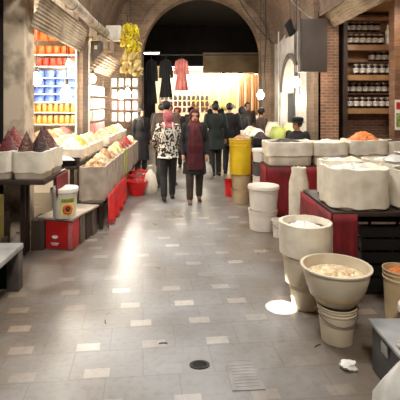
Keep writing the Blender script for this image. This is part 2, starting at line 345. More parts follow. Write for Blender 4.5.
# ------------------------------------------------------------------ people (built facing -Y, feet on z=0)
def person(label, loc, yaw, Ht, coat, trousers, step=0., hem=.55, head='scarf', headm=None, arms=None, far=True, under=None, shoe='shoe', flare=1.0, female=True, group=None, headturn=0, backpack=None):
    k = Ht/1.68
    t = thing('person', label, 'person', loc, yaw, group)
    sw = .165 if female else .195          # shoulder half-width
    hw = .085
    hips = [Vector((s*hw, 0, .86)) for s in (-1, 1)]
    f = (step, -step)
    knees = [Vector((s*(hw+.005), -f[i]*.5-.02-abs(f[i])*.12, .46)) for i, s in enumerate((-1, 1))]
    ank = [Vector((s*(hw+.005), -f[i]+.02, .075+max(0, -f[i])*.18)) for i, s in enumerate((-1, 1))]
    arms = arms or [(Vector((-(sw+.065), .03, 1.10)), Vector((-(sw+.07), -.05, .86))), (Vector((sw+.065, .03, 1.10)), Vector((sw+.07, -.05, .86)))]
    arms = [(Vector(a), Vector(b)) for a, b in arms]
    sh = [Vector((s*sw, .0, 1.385)) for s in (-1, 1)]
    HC = Vector((0, -.015, 1.565))
    Rh = Matrix.Rotation(headturn, 3, 'Z')
    S = lambda bm: bmesh.ops.scale(bm, vec=(k, k, k), verts=bm.verts)
    def torso(bm, g, z0=.80, z1=1.43, fl=0, skirt=False):
        # g = thickness added; rings from hem to neck
        P = [(1.45, .055+g*.6, .055+g*.6), (1.425, .10+g*.5, .07+g*.6), (1.40, sw*.93+g*.5, .085+g*.6), (1.33, sw+g*.6, .105+g), (1.22, sw*.93+g, .115+g), (1.08, .135+g, .10+g), (.95, .165+g, .115+g), (.84, .16+g, .11+g)]
        P = [p for p in P if p[0] >= z0-.001]
        if skirt:
            n = 6; zt = P[-1][0]; rx, ry = P[-1][1:]
            for i in range(1, n+1):
                q = i/n; z = zt+(z0-zt)*q
                P.append((z, rx+.03*fl*q, ry+.05*fl*q))
        rings = [[(rx*math.cos(2*PI*i/28)*(1+.03*fl*(skirt and z < .84)*math.sin(i*2.3)), ry*math.sin(2*PI*i/28)*(1+.05*fl*(skirt and z < .84)*math.sin(i*1.7+1)), z) for i in range(28)] for z, rx, ry in P]
        ringmesh(bm, rings)
    # ---- body, one continuous surface
    bm = BM(); torso(bm, -.012)
    for i in (0, 1):
        capsule(bm, hips[i], knees[i], .078, .053); capsule(bm, knees[i], ank[i], .05, .033)
        a = ank[i]; capsule(bm, a+Vector((0, .03, -.035)), a+Vector((0, -.13, -.05)), .035, .026)
        e, w = arms[i]; capsule(bm, sh[i], e, .045, .036); capsule(bm, e, w, .036, .025)
        d = (w-e).normalized(); capsule(bm, w, w+d*.075, .026, .030)
    capsule(bm, (0, .01, 1.40), (0, .0, 1.50), .055, .05)
    def hd(v): return HC+Rh @ Vector(v)
    ellipsoid(bm, hd((0, .015, .03)), (.074, .092, .088)); ellipsoid(bm, hd((0, -.025, -.045)), (.056, .062, .068))
    capsule(bm, hd((0, -.083, .012)), hd((0, -.103, -.026)), .009, .014)          # nose
    for s in (-1, 1):
        ellipsoid(bm, hd((s*.077, .01, -.008)), (.010, .018, .030))             # ears
        capsule(bm, hd((s*.015, -.077, .032)), hd((s*.05, -.062, .030)), .011, .009)   # brow
    S(bm); me = remesh(bm, .011 if not far else .014, 3)
    # fingers and thumbs joined to the same surface
    bm = BM(); bm.from_mesh(me); bpy.data.meshes.remove(me)
    b2 = BM()
    for i, s in enumerate((-1, 1)):
        e, w = arms[i]; d = (w-e).normalized(); pm = w+d*.07
        side = Vector((0, 1, 0)); side = (side-d*side.dot(d)).normalized(); inn = d.cross(side)*(s)
        for q, ln in enumerate((.060, .072, .068, .052)):
            o = pm+side*(.024*(1.5-q)/1.5*-1)
            p1 = o+d*ln*.55+inn*.006; p2 = p1+d*ln*.4+inn*.022*-s*s
            tube(b2, [o, p1, p2, p2+(d*.4+inn*-.6)*.012], [.0088, .0082, .0072, .004], 7)
        o = w+d*.025-side*.024; tube(b2, [o, o-side*.022+d*.028, o-side*.026+d*.055], [.011, .0095, .006], 7)
    S(b2); m2 = bpy.data.meshes.new('t'); b2.to_mesh(m2); b2.free(); bm.from_mesh(m2); bpy.data.meshes.remove(m2)
    link('body', bm, W['skin'], t)
    # ---- face
    for s in (-1, 1):
        bm = BM(); ellipsoid(bm, hd((s*.030, -.076, .008)), (.013, .010, .007), 10, 6); S(bm); link('eye', bm, W['eye'], t)
    bm = BM(); ellipsoid(bm, hd((0, -.084, -.058)), (.022, .010, .008), 10, 6); S(bm); link('mouth', bm, W['lip'], t)
    # ---- trousers
    bm = BM()
    capsule(bm, (-.06, 0, .88), (.06, 0, .88), .105, .105)
    for i in (0, 1):
        capsule(bm, hips[i], knees[i], .098, .076); capsule(bm, knees[i], ank[i]+Vector((0, .005, .03)), .076, .062)
    S(bm); link_me('trousers', remesh(bm, .014, 3), W[trousers], t)
    for i in (0, 1):
        a = ank[i]; bm = BM()
        capsule(bm, a+Vector((0, .045, -.035)), a+Vector((0, -.14, -.042)), .042, .034); capsule(bm, a+Vector((0, .0, .0)), a+Vector((0, .02, .03)), .045, .045)
        box(bm, a.x-.038, a.x+.038, a.y-.165, a.y+.08, a.z-.074, a.z-.045)
        S(bm); link_me('shoe', remesh(bm, .012, 2), W[shoe], t)
    # ---- coat or top
    bm = BM(); torso(bm, .028, z0=hem, fl=flare, skirt=True)
    for i in (0, 1):
        e, w = arms[i]; capsule(bm, sh[i], e, .068, .056); capsule(bm, e, w-(w-e).normalized()*.02, .056, .043)
    S(bm); me = remesh(bm, .013, 2)
    if not far:
        for v in me.vertices:
            q = v.co; d = .012*nz(q.x*9, q.y*9, q.z*3)+.006*nz(q.x*22, q.y*22, q.z*10); v.co = q+v.normal*d
    link_me('coat', me, W[coat], t)
    if under:
        # dress panel and hanging scarf showing between the open coat fronts
        um, z0 = under; bm = BM(); rows = []
        for j in range(16):
            q = j/15; z = 1.46+(z0-1.46)*q; w_ = .05+.075*min(1, q*3)+.02*q
            yy = -(.085 if q < .05 else .155)-.045*min(1, q*1.2)-(.035 if 1.0 < z < 1.4 else 0)
            rows.append([(-w_+2*w_*i/10, yy+.03*((i-5)/5)**2+.006*math.sin(i*1.9+z*3), z) for i in range(11)])
        fr = rows; bk = [[(x, y+.035, z) for x, y, z in r] for r in rows]
        rings = [f_+b_[::-1] for f_, b_ in zip(fr, bk)]
        ringmesh(bm, rings); S(bm); link('dress_front', bm, W[um], t)
    # ---- head covering
    if head == 'scarf':
        bm = BM()
        vs = ellipsoid(bm, hd((0, .022, .018)), (.098, .112, .118), 28, 20)
        bmesh.ops.delete(bm, geom=[v for v in bm.verts if (lambda p: p.y < -.035 and abs(p.x) < .056 and -.092 < p.z < .058)(Rh.inverted() @ (v.co-HC))], context='VERTS')
        prof = [(.075, 1.505), (.088, 1.48), (.10, 1.455), (.135, 1.42), (.165, 1.385), (.14, 1.375)]
        lathe(bm, prof, (0, 0, 0), 28, sy=.78)
        # tail of the scarf down the chest
        rows = [[(-.04+.08*i/6+.02*math.sin(z*9), -.115-.02*math.sin(i*1.4+z*7)-(.05 if z < 1.36 else .0), z) for i in range(7)] for z in (1.45, 1.40, 1.35, 1.28, 1.2, 1.12)]
        ringmesh(bm, rows, False, False, closed=False)
        S(bm); o = link('headscarf', bm, W[headm], t)
        s_ = o.modifiers.new('thickness', 'SOLIDIFY'); s_.thickness = .007
    else:
        bm = BM()
        ellipsoid(bm, hd((0, .022, .034)), (.086, .103, .098), 24, 16)
        bmesh.ops.delete(bm, geom=[v for v in bm.verts if (lambda p: (p.y < -.03 and p.z < .075) or p.z < -.05)(Rh.inverted() @ (v.co-HC))], context='VERTS')
        S(bm); o = link('hair', bm, W['hair'], t)
        s_ = o.modifiers.new('thickness', 'SOLIDIFY'); s_.thickness = .01
        if head == 'cap':
            bm = BM()
            lathe(bm, [(.100, .045), (.108, .065), (.112, .10), (.10, .135), (.05, .15), (.002, .152)], tuple(hd((0, .015, 0))), 24, sy=1.12)
            lathe(bm, [(.095, .050), (.145, .040), (.148, .046), (.098, .062)], tuple(hd((0, -.005, 0))), 24, sy=1.1)
            S(bm); link('cap', bm, W[headm], t)
    if backpack:
        bm = BM()
        for s in (-1, 1):
            tube(bm, [(s*.13, .135, 1.12), (s*.10, .165, 1.26), (s*.075, .14, 1.40), (s*.08, .07, 1.455), (s*.10, -.03, 1.455), (s*.12, -.14, 1.35), (s*.13, -.155, 1.2), (s*.14, -.10, 1.05)], .016, 6)
        S(bm); link('straps', bm, W[backpack], t)
    return t

# ------------------------------------------------------------------ goods helpers
def heap(label, m, loc, w, d, h, e=4, peak=1.0, rotz=0, name='nut_heap', cat='heap', seed=0, rag=1.0):
    """a loose pile: footprint half sizes w,d, height h; peak>1 = cone-like"""
    bm = BM(); n = 36; R = 12; out = sell(n, e, 1, 1); rings = []
    for j in range(R+1):
        q = 1-j/R; rr = []
        for i, (x, y) in enumerate(out):
            # square outside blending to round inside
            a = math.atan2(y, x); cx, cy = math.cos(a), math.sin(a)
            px, py = (x*q+cx*(1-q))*q if q else 0, (y*q+cy*(1-q))*q if q else 0
            z = h*(1-q**(1.0/peak if peak > 1 else 2.0))*(1 if peak <= 1 else 1) if q > 0 else h
            if peak > 1: z = h*(1-q**1.2)
            zz = z+rag*(.018*nz(px*4+seed, py*4, seed)+.008*nz(px*14, py*14+seed, 3))*min(1, (1-q)*3) if j else 0
            rr.append((px*w, py*d, max(zz, 0)+.001*j))
        if j == R:
            for i in range(n): rr[i] = (rr[i][0]*0+.004*math.cos(i), .004*math.sin(i), rr[i][2])
        rings.append(rr)
    ringmesh(bm, rings)
    o = link(name, bm, m, loc=loc, rotz=rotz)
    return tag(o, label, cat, kind='stuff')
def lined_box(bw, bd, bh, bodym, linerm, fill=.86, e=6, hem=.45, seed=0, n=56, taper=.93, crinkle=1.0):
    """meshes of a rounded box and of the bag folded over its rim"""
    bm = BM(); O = sell(n, e, bw/2, bd/2)
    def ring(s, z, a=0, f=1): return [(x*s*(1+a*nz(x*7+seed, y*7, z*6)), y*s*(1+a*nz(x*7, y*7+seed, z*6+5)), z+f*0) for x, y in O]
    ringmesh(bm, [ring(taper*.96, .0), ring(taper, .012), ring((1+taper)/2, bh*.5, .02), ring(1.0, bh), ring(.95, bh), ring(.95*(1+taper)/2, bh*.3), ring(.85, bh*.3)])
    body = bm
    bm = BM()
    def cr(s, z, a, dz=0): return [(x*s*(1+a*crinkle*nz(x*16+seed, y*16, z*9)), y*s*(1+a*crinkle*nz(x*16, y*16+seed, z*9+5)), z+dz*nz(x*9+seed, y*9, 7)) for x, y in O]
    hz = bh*hem
    rings = [cr(.55, bh*fill, 0), cr(.90, bh*fill, 0), cr(.925, bh*.95, .0), cr(.965, bh+.014, .02, .02), cr(1.03, bh+.010, .03, .02), cr(1.045, bh*.9, .03), cr(1.03, (bh+hz)*.5, .04), cr(1.04, hz, .04, bh*.10)]
    ringmesh(bm, rings, True, False)
    return body, bm
def boxthing(name, label, cat, loc, w, d, h, bodym='sack', linerm='liner', rotz=0, group=None, seed=0, **k):
    t = thing(name, label, cat, loc, rotz, group)
    a, b = lined_box(w, d, h, None, None, seed=seed, **k)
    link('tub', a, W[bodym], t); l = link('liner', b, W[linerm], t)
    return t
def bucket(label, loc, r, h, m='cream', taper=.84, lid=None, handle=True, name='bucket', cat='bucket', group=None, rotz=0, band=True, seg=36, fill=None, ribs=2):
    t = thing(name, label, cat, loc, rotz, group)
    bm = BM(); rb = r*taper
    R = lambda z: rb+(r-rb)*z/h
    prof = [(.004, .006), (rb*.9, .006), (rb*.93, 0), (rb, .004), (R(h*.5), h*.5), (R(h*.80), h*.80)]
    if band: prof += [(R(h*.80)+.006, h*.805), (R(h*.84)+.006, h*.84), (R(h*.845), h*.845)]
    if band and ribs > 1: prof += [(R(h*.90), h*.90), (R(h*.90)+.006, h*.905), (R(h*.93)+.006, h*.925), (R(h*.93), h*.93)]
    prof += [(R(h*.975), h*.975), (r+.007, h*.98), (r+.007, h), (r-.004, h), (R(h*.5)-.006, h*.5), (rb-.006, .014), (.004, .014)]
    lathe(bm, prof, seg=seg); link('shell', bm, W[m], t)
    if lid:
        bm = BM(); lathe(bm, [(.003, h+.012), (r*.8, h+.012), (r*.84, h+.018), (r+.009, h+.016), (r+.013, h+.006), (r+.013, h-.028), (r+.008, h-.028)], seg=seg); link('lid', bm, W[lid], t)
    if handle:
        bm = BM(); pts = []
        for i in range(15):
            a = PI*i/14; pts.append((math.cos(a)*(r+.012), -math.sin(a)*(r+.02)*.62-.0, h*.87-math.sin(a)*h*.28))
        # hangs down against the front of the shell
        pts = [(x, -math.sqrt(max(0, (R(max(z, 0))+.014)**2-x*x)) if abs(x) < R(max(z, 0))+.014 else 0, z) for x, y, z in pts]
        tube(bm, pts, .0035, 6)
        for s in (-1, 1): lathe(bm, [(.001, -.006), (.012, -.006), (.012, .006), (.001, .006)], (s*(r+.012), 0, h*.87), 10)
        link('handle', bm, W['greymetal'], t)
    return t
def sackthing(label, loc, r, h, m='sack', name='sack', cat='sack', seed=0, sx=1, sy=1, mouth=.8, rotz=0, group=None):
    bm = BM(); n = 40; rings = []
    P = [(.0, .0), (.86, .0), (.98, .05), (1.02, .2), (.97, .45), (1.0, .65), (.95, .82), (mouth, .95), (mouth*1.05, 1.0), (mouth*.9, .985), (mouth*.8, .93), (.01, .9)]
    for q, z in P:
        rings.append([(r*sx*q*math.cos(2*PI*i/n)*(1+.07*nz(math.cos(2*PI*i/n)*2.2+seed, math.sin(2*PI*i/n)*2.2, z*3)+.03*math.sin(i*1.3+seed+z*2)), r*sy*q*math.sin(2*PI*i/n)*(1+.07*nz(math.cos(2*PI*i/n)*2.2+seed, math.sin(2*PI*i/n)*2.2, z*3)), z*h+.012*nz(i*.5, seed, z)*(z > .3)) for i in range(n)])
    ringmesh(bm, rings, False, True)
    o = link(name, bm, W[m], loc=loc, rotz=rotz); return tag(o, label, cat, group)
def bagthing(label, loc, w, d, h, m='bagclear', seed=0, name='plastic_bag', cat='bag', knot=True, rotz=0, group=None):
    bm = BM(); n = 36; rings = []
    P = [(.02, 0), (.75, 0), (1, .12), (1.02, .3), (.9, .5), (.68, .68), (.34, .82), (.16, .88), (.28, .96), (.40, 1.02), (.02, .9)]
    for q, z in P:
        rings.append([(w/2*q*math.cos(2*PI*i/n)*(1+.22*nz(math.cos(2*PI*i/n)*3+seed, math.sin(2*PI*i/n)*3, z*4)), d/2*q*math.sin(2*PI*i/n)*(1+.22*nz(math.cos(2*PI*i/n)*3, math.sin(2*PI*i/n)*3+seed, z*4)), z*h+(.05*h*nz(i*.6+seed, z*3, 0) if z > .05 else 0)) for i in range(n)])
    ringmesh(bm, rings, True, True)
    o = link(name, bm, W[m], loc=loc, rotz=rotz); return tag(o, label, cat, group)
def table(label, x0, x1, y0, y1, z, m='darkwood', th=.035, name='stall_table', cat='table', leg=.05, inset=.04, shelf=None, group=None):
    cx, cy = (x0+x1)/2, (y0+y1)/2
    t = thing(name, label, cat, (cx, cy, 0), 0, group)
    w, d = (x1-x0)/2, (y1-y0)/2
    link('table_top', box(BM(), -w, w, -d, d, z-th, z, .006), W[m], t)
    for sx in (-1, 1):
        for sy in (-1, 1):
            px, py = sx*(w-inset-leg/2), sy*(d-inset-leg/2)
            link('leg', box(BM(), px-leg/2, px+leg/2, py-leg/2, py+leg/2, 0, z-th), W[m], t)
    if shelf: link('lower_shelf', box(BM(), -w+inset, w-inset, -d+inset, d-inset, shelf-.02, shelf), W[m], t)
    return t
def drape(name, label, cat, p0, p1, ztop, zbot, m, amp=.018, waves=9, seed=0, hemvar=.03, thick=.006):
    """cloth hanging in folds along p0 -> p1"""
    p0, p1 = Vector(p0), Vector(p1); d = p1-p0; L = d.length; d.normalize(); nrm = Vector((d.y, -d.x, 0))
    n = max(24, int(L*70)); bm = BM(); rows = []
    for j in range(9):
        q = j/8; row = []
        for i in range(n+1):
            s = i/n; off = amp*q*(math.sin(s*waves*2*PI+seed)+.6*math.sin(s*waves*3.7*PI+seed*2))*.6
            z = ztop+(zbot+hemvar*nz(s*5+seed, 1)-ztop)*q
            row.append(tuple(p0+d*L*s+nrm*(amp*.3+off)+Vector((0, 0, z))))
        rows.append(row)
    fr = rows; ringmesh(bm, fr, False, False, closed=False)
    o = link(name, bm, W[m]); s_ = o.modifiers.new('thickness', 'SOLIDIFY'); s_.thickness = thick; s_.offset = 0
    return tag(o, label, cat)

# ------------------------------------------------------------------ camera
cam = bpy.data.cameras.new('camera'); co = bpy.data.objects.new('camera', cam); COL.objects.link(co); SC.camera = co
co.location = (0, 0, 1.7); co.rotation_euler = (PI/2, 0, 0)
cam.sensor_width = 36; cam.lens = 430/400*36; cam.shift_x = .0375; cam.shift_y = -.24; cam.clip_start = .05
SC.view_settings.view_transform = 'Standard'; SC.view_settings.look = 'None'; SC.view_settings.gamma = 1; SC.view_settings.exposure = .14

# ------------------------------------------------------------------ people first (remeshing is quick while the scene is small)
person('woman in long black coat with maroon scarf and maroon dress front walking forward', (.165, 7.42, 0), .04, 1.60, 'blackcoat', 'browntrous', step=.10, hem=.52, head='scarf', headm='maroon', far=False, under=('maroon', .62), shoe='brownshoe', flare=1.0,
       arms=[((-.235, .02, 1.11), (-.215, -.10, .88)), ((.235, .02, 1.11), (.215, -.08, .88))])
person('woman in rose headscarf and black and white print top walking away', (-.30, 7.62, 0), PI+.12, 1.57, 'pattern', 'darktrous', step=.16, hem=.80, head='scarf', headm='rose', far=False, flare=.8, backpack='palepack',
       arms=[((-.255, -.02, 1.13), (-.22, -.22, .98)), ((.25, -.06, 1.13), (.235, -.25, .97))])
person('tall man in grey brown coat with dark trousers walking behind the rose headscarf', (-.38, 8.75, 0), PI-.3, 1.76, 'greycoat', 'darktrous', step=.18, hem=.72, head='hair', female=False)
person('man in dark green coat standing with his back turned beside the maroon scarf', (.72, 10.2, 0), PI+.2, 1.72, 'greencoat', 'darktrous', hem=.62, head='hair', female=False, step=.06)
person('man in black coat with back turned behind the yellow drum', (1.10, 10.6, 0), PI-.25, 1.72, 'blackcoat', 'darktrous', hem=.66, head='hair', female=False, step=.05)
person('woman in plain black headscarf standing at the far right stalls', (1.50, 11.3, 0), PI-.6, 1.62, 'blackcoat', 'darktrous', hem=.4, head='scarf', headm='blackcloth')
person('person in dark coat and dark hair at far right by the stalls', (1.86, 10.4, 0), PI*.6, 1.60, 'greycoat', 'darktrous', hem=.7, head='hair')
person('woman in black headscarf with pale face beside the left stalls', (-1.07, 10.55, 0), .5, 1.58, 'blackcoat', 'darktrous', hem=.35, head='scarf', headm='blackcloth')
person('woman in red headscarf far back between the two walking women', (-.22, 11.6, 0), -.1, 1.60, 'blackcoat', 'darktrous', hem=.4, head='scarf', headm='redscarf')
person('man in black jacket far back behind the tall grey brown coat', (-.62, 11.3, 0), PI, 1.70, 'blackcoat', 'darktrous', hem=.75, head='hair', female=False)
person('person in dark coat far back beyond the arch left of the maroon scarf', (-.45, 13.2, 0), .2, 1.66, 'blackcoat', 'darktrous', hem=.6, head='hair', female=False)
person('woman in grey brown coat and dark headscarf far back right of the maroon scarf', (.20, 13.6, 0), PI, 1.60, 'greycoat', 'darktrous', hem=.5, head='scarf', headm='blackcloth')
person('tall man in dark green coat far back beyond the arch between the standing men', (1.0, 14.0, 0), PI+.3, 1.80, 'greencoat', 'darktrous', hem=.7, head='hair', female=False)
person('man in grey brown coat far back beyond the arch at right', (1.95, 13.4, 0), .4, 1.74, 'greycoat', 'darktrous', hem=.7, head='hair', female=False)
person('stall seller in black jacket and dark cap behind the white boxes', (1.86, 7.12, 0), -.9, 1.46, 'blackcoat', 'darktrous', hem=.7, head='cap', headm='blackcloth', female=False, headturn=-.3)

# ------------------------------------------------------------------ the setting
struct('floor', box(BM(), -6, 6, -3, 22, -.1, 0), W['floor'])
# barrel vault
def vault(name, cx, r, z0, y0, y1, m, n=40):
    bm = BM(); uv = bm.loops.layers.uv.new('UVMap'); ny = 30; V = []
    for j in range(ny+1):
        y = y0+(y1-y0)*j/ny
        V.append([bm.verts.new((cx-r*math.cos(PI*i/n)*(1+.006*nz(i*.7, y*1.3)), y, z0+r*math.sin(PI*i/n)*(1+.012*nz(i*.4, y*.9, 3)))) for i in range(n+1)])
    for j in range(ny):
        for i in range(n):
            f = bm.faces.new((V[j][i], V[j+1][i], V[j+1][i+1], V[j][i+1]))
            for lp, (a, b) in zip(f.loops, ((i, j), (i, j+1), (i+1, j+1), (i+1, j))):
                lp[uv].uv = (y0+(y1-y0)*b/ny, r*PI*a/n)
    return struct(name, bm, m, smooth=True)
VC, VR, VZ = .25, 2.25, 3.32
vault('ceiling', VC, VR, VZ, -3, 12.05, W['vault'])
# transverse brick ribs on the vault
def archring(cx, r0, r1, z0, y0, y1, legz=0, n=36):
    bm = BM(); pts = []
    pr = []
    if legz < z0: pr.append((-1, legz))
    rings = []
    def sec(cxp, zz, cs, sn): return [(cx+r0*cs, y0, zz+r0*sn), (cx+r1*cs, y0, zz+r1*sn), (cx+r1*cs, y1, zz+r1*sn), (cx+r0*cs, y1, zz+r0*sn)]
    if legz < z0: rings.append(sec(cx, legz, -1, 0))
    for i in range(n+1):
        a = PI-PI*i/n; rings.append(sec(cx, z0, math.cos(a), math.sin(a)))
    if legz < z0: rings.append(sec(cx, legz, 1, 0))
    ringmesh(bm, rings); return bm
struct('trim_1', archring(VC, VR-.10, VR+.02, VZ, 8.0, 8.5), W['arch'])
# end wall pierced by the arch
AC, AR, AZ, AY = .47, 1.67, 3.02, 12.0
def arch_wall(y0, y1, xl, xr, zt, n=40):
    bm = BM(); ins = [(AC-AR, 0)]+[(AC-AR*math.cos(PI*i/n), AZ+AR*(math.sin(PI*i/n))*1.02) for i in range(n+1)]+[(AC+AR, 0)]
    out = []
    for x, z in ins:
        if z <= AZ: out.append((xl if x < AC else xr, z))
        else:
            dx, dz = x-AC, z-AZ; t = min((xr-AC)/dx if dx > 1e-6 else ((xl-AC)/dx if dx < -1e-6 else 1e9), (zt-AZ)/dz); out.append((AC+dx*t, AZ+dz*t))
    F = [(bm.verts.new((x, y0, z)), bm.verts.new((X, y0, Z)), bm.verts.new((X, y1, Z)), bm.verts.new((x, y1, z))) for (x, z), (X, Z) in zip(ins, out)]
    for a, b in zip(F, F[1:]):
        for i in range(4): bm.faces.new((a[i], a[(i+1) % 4], b[(i+1) % 4], b[i]))
    bm.faces.new(F[0]); bm.faces.new(F[-1][::-1])
    return bm
struct('wall_far', arch_wall(12.0, 12.5, -4.2, 4.6, 6.2), W['arch'])
struct('trim_2', archring(AC, AR-.005, AR+.26, AZ, 11.93, 12.3, legz=0), W['arch'])
# left side
struct('wall_left', box(BM(), -3.75, -3.6, -3, 12, 0, 3.4), W['shopwhite'])
struct('wall_left_upper', box(BM(), -2.18, -1.98, -3, 12, 3.12, 3.5), W['plaster'])
struct('ceiling_left_shops', box(BM(), -3.6, -2.18, -3, 12, 3.12, 3.25), W['shopwhite'])
struct('plaster_pillar', box(BM(), -2.26, -1.99, 5.34, 5.68, 0, 3.12, .015), W['plaster'])
struct('wall_left_divider', box(BM(), -3.6, -2.26, 5.45, 5.6, 0, 3.12), W['darkwall'])
struct('wall_left_inner', box(BM(), -3.6, -1.98, 8.25, 8.4, 0, 3.12), W['shopwhite'])
struct('wall_left_dark', box(BM(), -3.58, -3.5, -3, 5.4, 0, 3.12), W['darkwall'])
# right side
struct('wall_right', box(BM(), 2.5, 2.7, 8.35, 12, 0, 3.5), W['greywall'])
struct('wall_right_upper', box(BM(), 2.5, 2.7, -3, 8.0, 3.42, 3.6), W['plaster'])
struct('brick_pillar', box(BM(), 2.48, 2.86, 8.0, 8.4, 0, 3.42), W['redbrick'])
struct('wall_right_shop_end', box(BM(), 2.86, 4.5, 8.3, 8.42, 0, 3.5), W['redbrick'])
struct('wall_right_shop_side', box(BM(), 4.4, 4.5, -3, 8.3, 0, 3.5), W['orangewood'])
struct('ceiling_right_shops', box(BM(), 2.7, 4.4, -3, 8.3, 3.42, 3.5), W['orangewood'])
# door panel and niche on the right wall
d = struct('door_1', box(BM(), 2.44, 2.5, 8.55, 9.5, 0, 2.55, .01), W['white'])
d = struct('trim_3', archring(0, .78, .90, 0, 0, .05), W['greymetal']); d.location = (2.5, 10.2, 2.0); d.rotation_euler = (0, 0, PI/2)
bm = BM(); ringmesh(bm, [[(2.485, 10.2+.78*math.cos(a), 2.0+.78*math.sin(a)) for a in [PI*i/24 for i in range(25)]], [(2.5, 10.2+.78*math.cos(a), 2.0+.78*math.sin(a)) for a in [PI*i/24 for i in range(25)]]])
struct('window_1', bm, W['white'])
struct('door_2', box(BM(), 2.47, 2.5, 9.75, 10.35, 0, 1.95), W['darkwall'])
# hall beyond the arch
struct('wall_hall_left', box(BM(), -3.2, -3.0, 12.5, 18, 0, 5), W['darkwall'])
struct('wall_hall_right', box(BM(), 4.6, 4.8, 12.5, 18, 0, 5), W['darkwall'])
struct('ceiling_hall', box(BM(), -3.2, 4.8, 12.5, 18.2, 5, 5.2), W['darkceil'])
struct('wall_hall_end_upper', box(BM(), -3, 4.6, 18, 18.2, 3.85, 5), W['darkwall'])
struct('wall_hall_end_lintel', box(BM(), .75, 4.6, 17.95, 18.2, 3.02, 3.85), W['beige'])
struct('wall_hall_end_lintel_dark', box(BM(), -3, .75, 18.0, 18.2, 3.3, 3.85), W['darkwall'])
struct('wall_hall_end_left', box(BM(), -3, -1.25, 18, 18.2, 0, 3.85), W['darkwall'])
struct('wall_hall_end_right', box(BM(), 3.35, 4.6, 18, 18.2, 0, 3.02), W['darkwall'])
struct('wall_far_shop', box(BM(), -1.6, 3.7, 20.8, 20.95, 0, 3.5), W['shopwhite'])
struct('wall_far_shop_left', box(BM(), -1.7, -1.6, 18.2, 20.95, 0, 3.5), W['shopwhite'])
struct('wall_far_shop_right', box(BM(), 3.6, 3.7, 18.2, 20.95, 0, 3.5), W['shopwhite'])
struct('ceiling_far_shop', box(BM(), -1.7, 3.7, 18.2, 20.95, 3.4, 3.5), W['shopwhite'])

# ------------------------------------------------------------------ lights
def area(name, loc, size, energy, rot=(0, 0, 0), c=(1, 1, 1), spread=PI, sy=None):
    l = bpy.data.lights.new(name, 'AREA'); l.energy = energy; l.size = size; l.color = c; l.spread = spread
    if sy: l.shape = 'RECTANGLE'; l.size_y = sy
    o = bpy.data.objects.new(name, l); COL.objects.link(o); o.location = loc; o.rotation_euler = rot; return o
def skylight(n, x, y, s, e, aim=(0, 0, 0), spread=PI, col=(1, .985, .96)):
    z = VZ+math.sqrt(VR*VR-(x-VC)**2)
    bm = BM(); lathe(bm, [(s*.62, -.16), (s*.72, -.16), (s*.72, .05), (s*.62, .05), (s*.62, -.16)], (x, y, z), 28)
    struct('window_frame_%d' % n, bm, W['plaster'])
    bm = BM(); lathe(bm, [(.002, 0), (s*.62, 0)], (x, y, z-.10), 28); o = struct('window_%d' % n, bm, W['sky'])
    area('skylight_lamp', (x, y, z-.18), s, e, aim, col, spread)
skylight(2, .25, -1.0, .9, 320, aim=(math.radians(42), 0, 0), col=(1, .955, .88))  # fill light added behind the camera, built as one more unseen skylight
def added_slot(n, x, y0, y1, w, e, spread, col):  # unseen slot window added to throw a warm band along the floor
    z = VZ+math.sqrt(VR*VR-(x-VC)**2)-.06; ym = (y0+y1)/2
    bm = BM(); [box(bm, *v) for v in ((x-w/2-.08, x-w/2, y0-.08, y1+.08, z-.1, z+.12), (x+w/2, x+w/2+.08, y0-.08, y1+.08, z-.1, z+.12), (x-w/2, x+w/2, y0-.08, y0, z-.1, z+.12), (x-w/2, x+w/2, y1, y1+.08, z-.1, z+.12))]
    struct('window_frame_%d' % n, bm, W['plaster']); struct('window_%d' % n, box(BM(), x-w/2, x+w/2, y0, y1, z-.02, z), W['sky'])
    area('added_slot_lamp', (x, ym, z-.05), w, e, (0, 0, 0), col, spread, sy=y1-y0)
added_slot(6, -.76, 2.4, 6.6, .30, 9.5, math.radians(21), (1, .95, .86))
skylight(3, -.25, 3.4, .8, 190, col=(.93, .97, 1))
skylight(4, .2, 6.6, .8, 120, col=(1, .96, .89))
skylight(5, .4, 9.6, .8, 45)
sp = bpy.data.lights.new('sunbeam', 'SPOT'); sp.energy = 15000; sp.spot_size = math.radians(2.75); sp.spot_blend = .25; sp.shadow_soft_size = .01; sp.color = (1, .97, .9)
so = bpy.data.objects.new('sunbeam', sp); COL.objects.link(so); so.location = (-.95, 3.25, 5.15)
so.rotation_euler = (Vector((.81, 3.6, 0))-so.location).to_track_quat('-Z', 'Y').to_euler()
wd = bpy.data.worlds.new('world'); SC.world = wd; wd.use_nodes = True
wd.node_tree.nodes['Background'].inputs[0].default_value = (.95, .97, 1, 1); wd.node_tree.nodes['Background'].inputs[1].default_value = .12

def bulb(label, loc, ztop, r=.06, group='hanging bulbs over the stalls', e=None, col=(1, .93, .82)):
    t = thing('hanging_bulb', label, 'light bulb', loc, 0, group)
    bm = BM(); lathe(bm, [(.002, -r*1.15), (r*.6, -r*.95), (r, -r*.2), (r*.95, r*.3), (r*.45, r*1.1), (r*.3, r*1.4), (.002, r*1.4)], seg=16); link('globe', bm, W['bulb'], t)
    bm = BM(); lathe(bm, [(.002, r*2.4), (r*.36, r*2.4), (r*.4, r*1.4), (.002, r*1.4)], seg=12); link('socket', bm, W['greymetal'], t)
    sk_ = [c for c in bpy.data.objects if c.parent == t and c.name.startswith('socket')][0]
    link('cord', tube(BM(), [(0, 0, r*2.4), (.004, 0, (ztop-loc[2])*.5), (0, 0, ztop-loc[2])], .006, 6), W['black'], sk_)
    if e:
        l = bpy.data.lights.new('bulb_lamp', 'POINT'); l.energy = e; l.shadow_soft_size = .05; l.color = col
        o = bpy.data.objects.new('bulb_lamp', l); COL.objects.link(o); o.location = (loc[0], loc[1]-.0, loc[2]-r*1.15-.07)
    return t
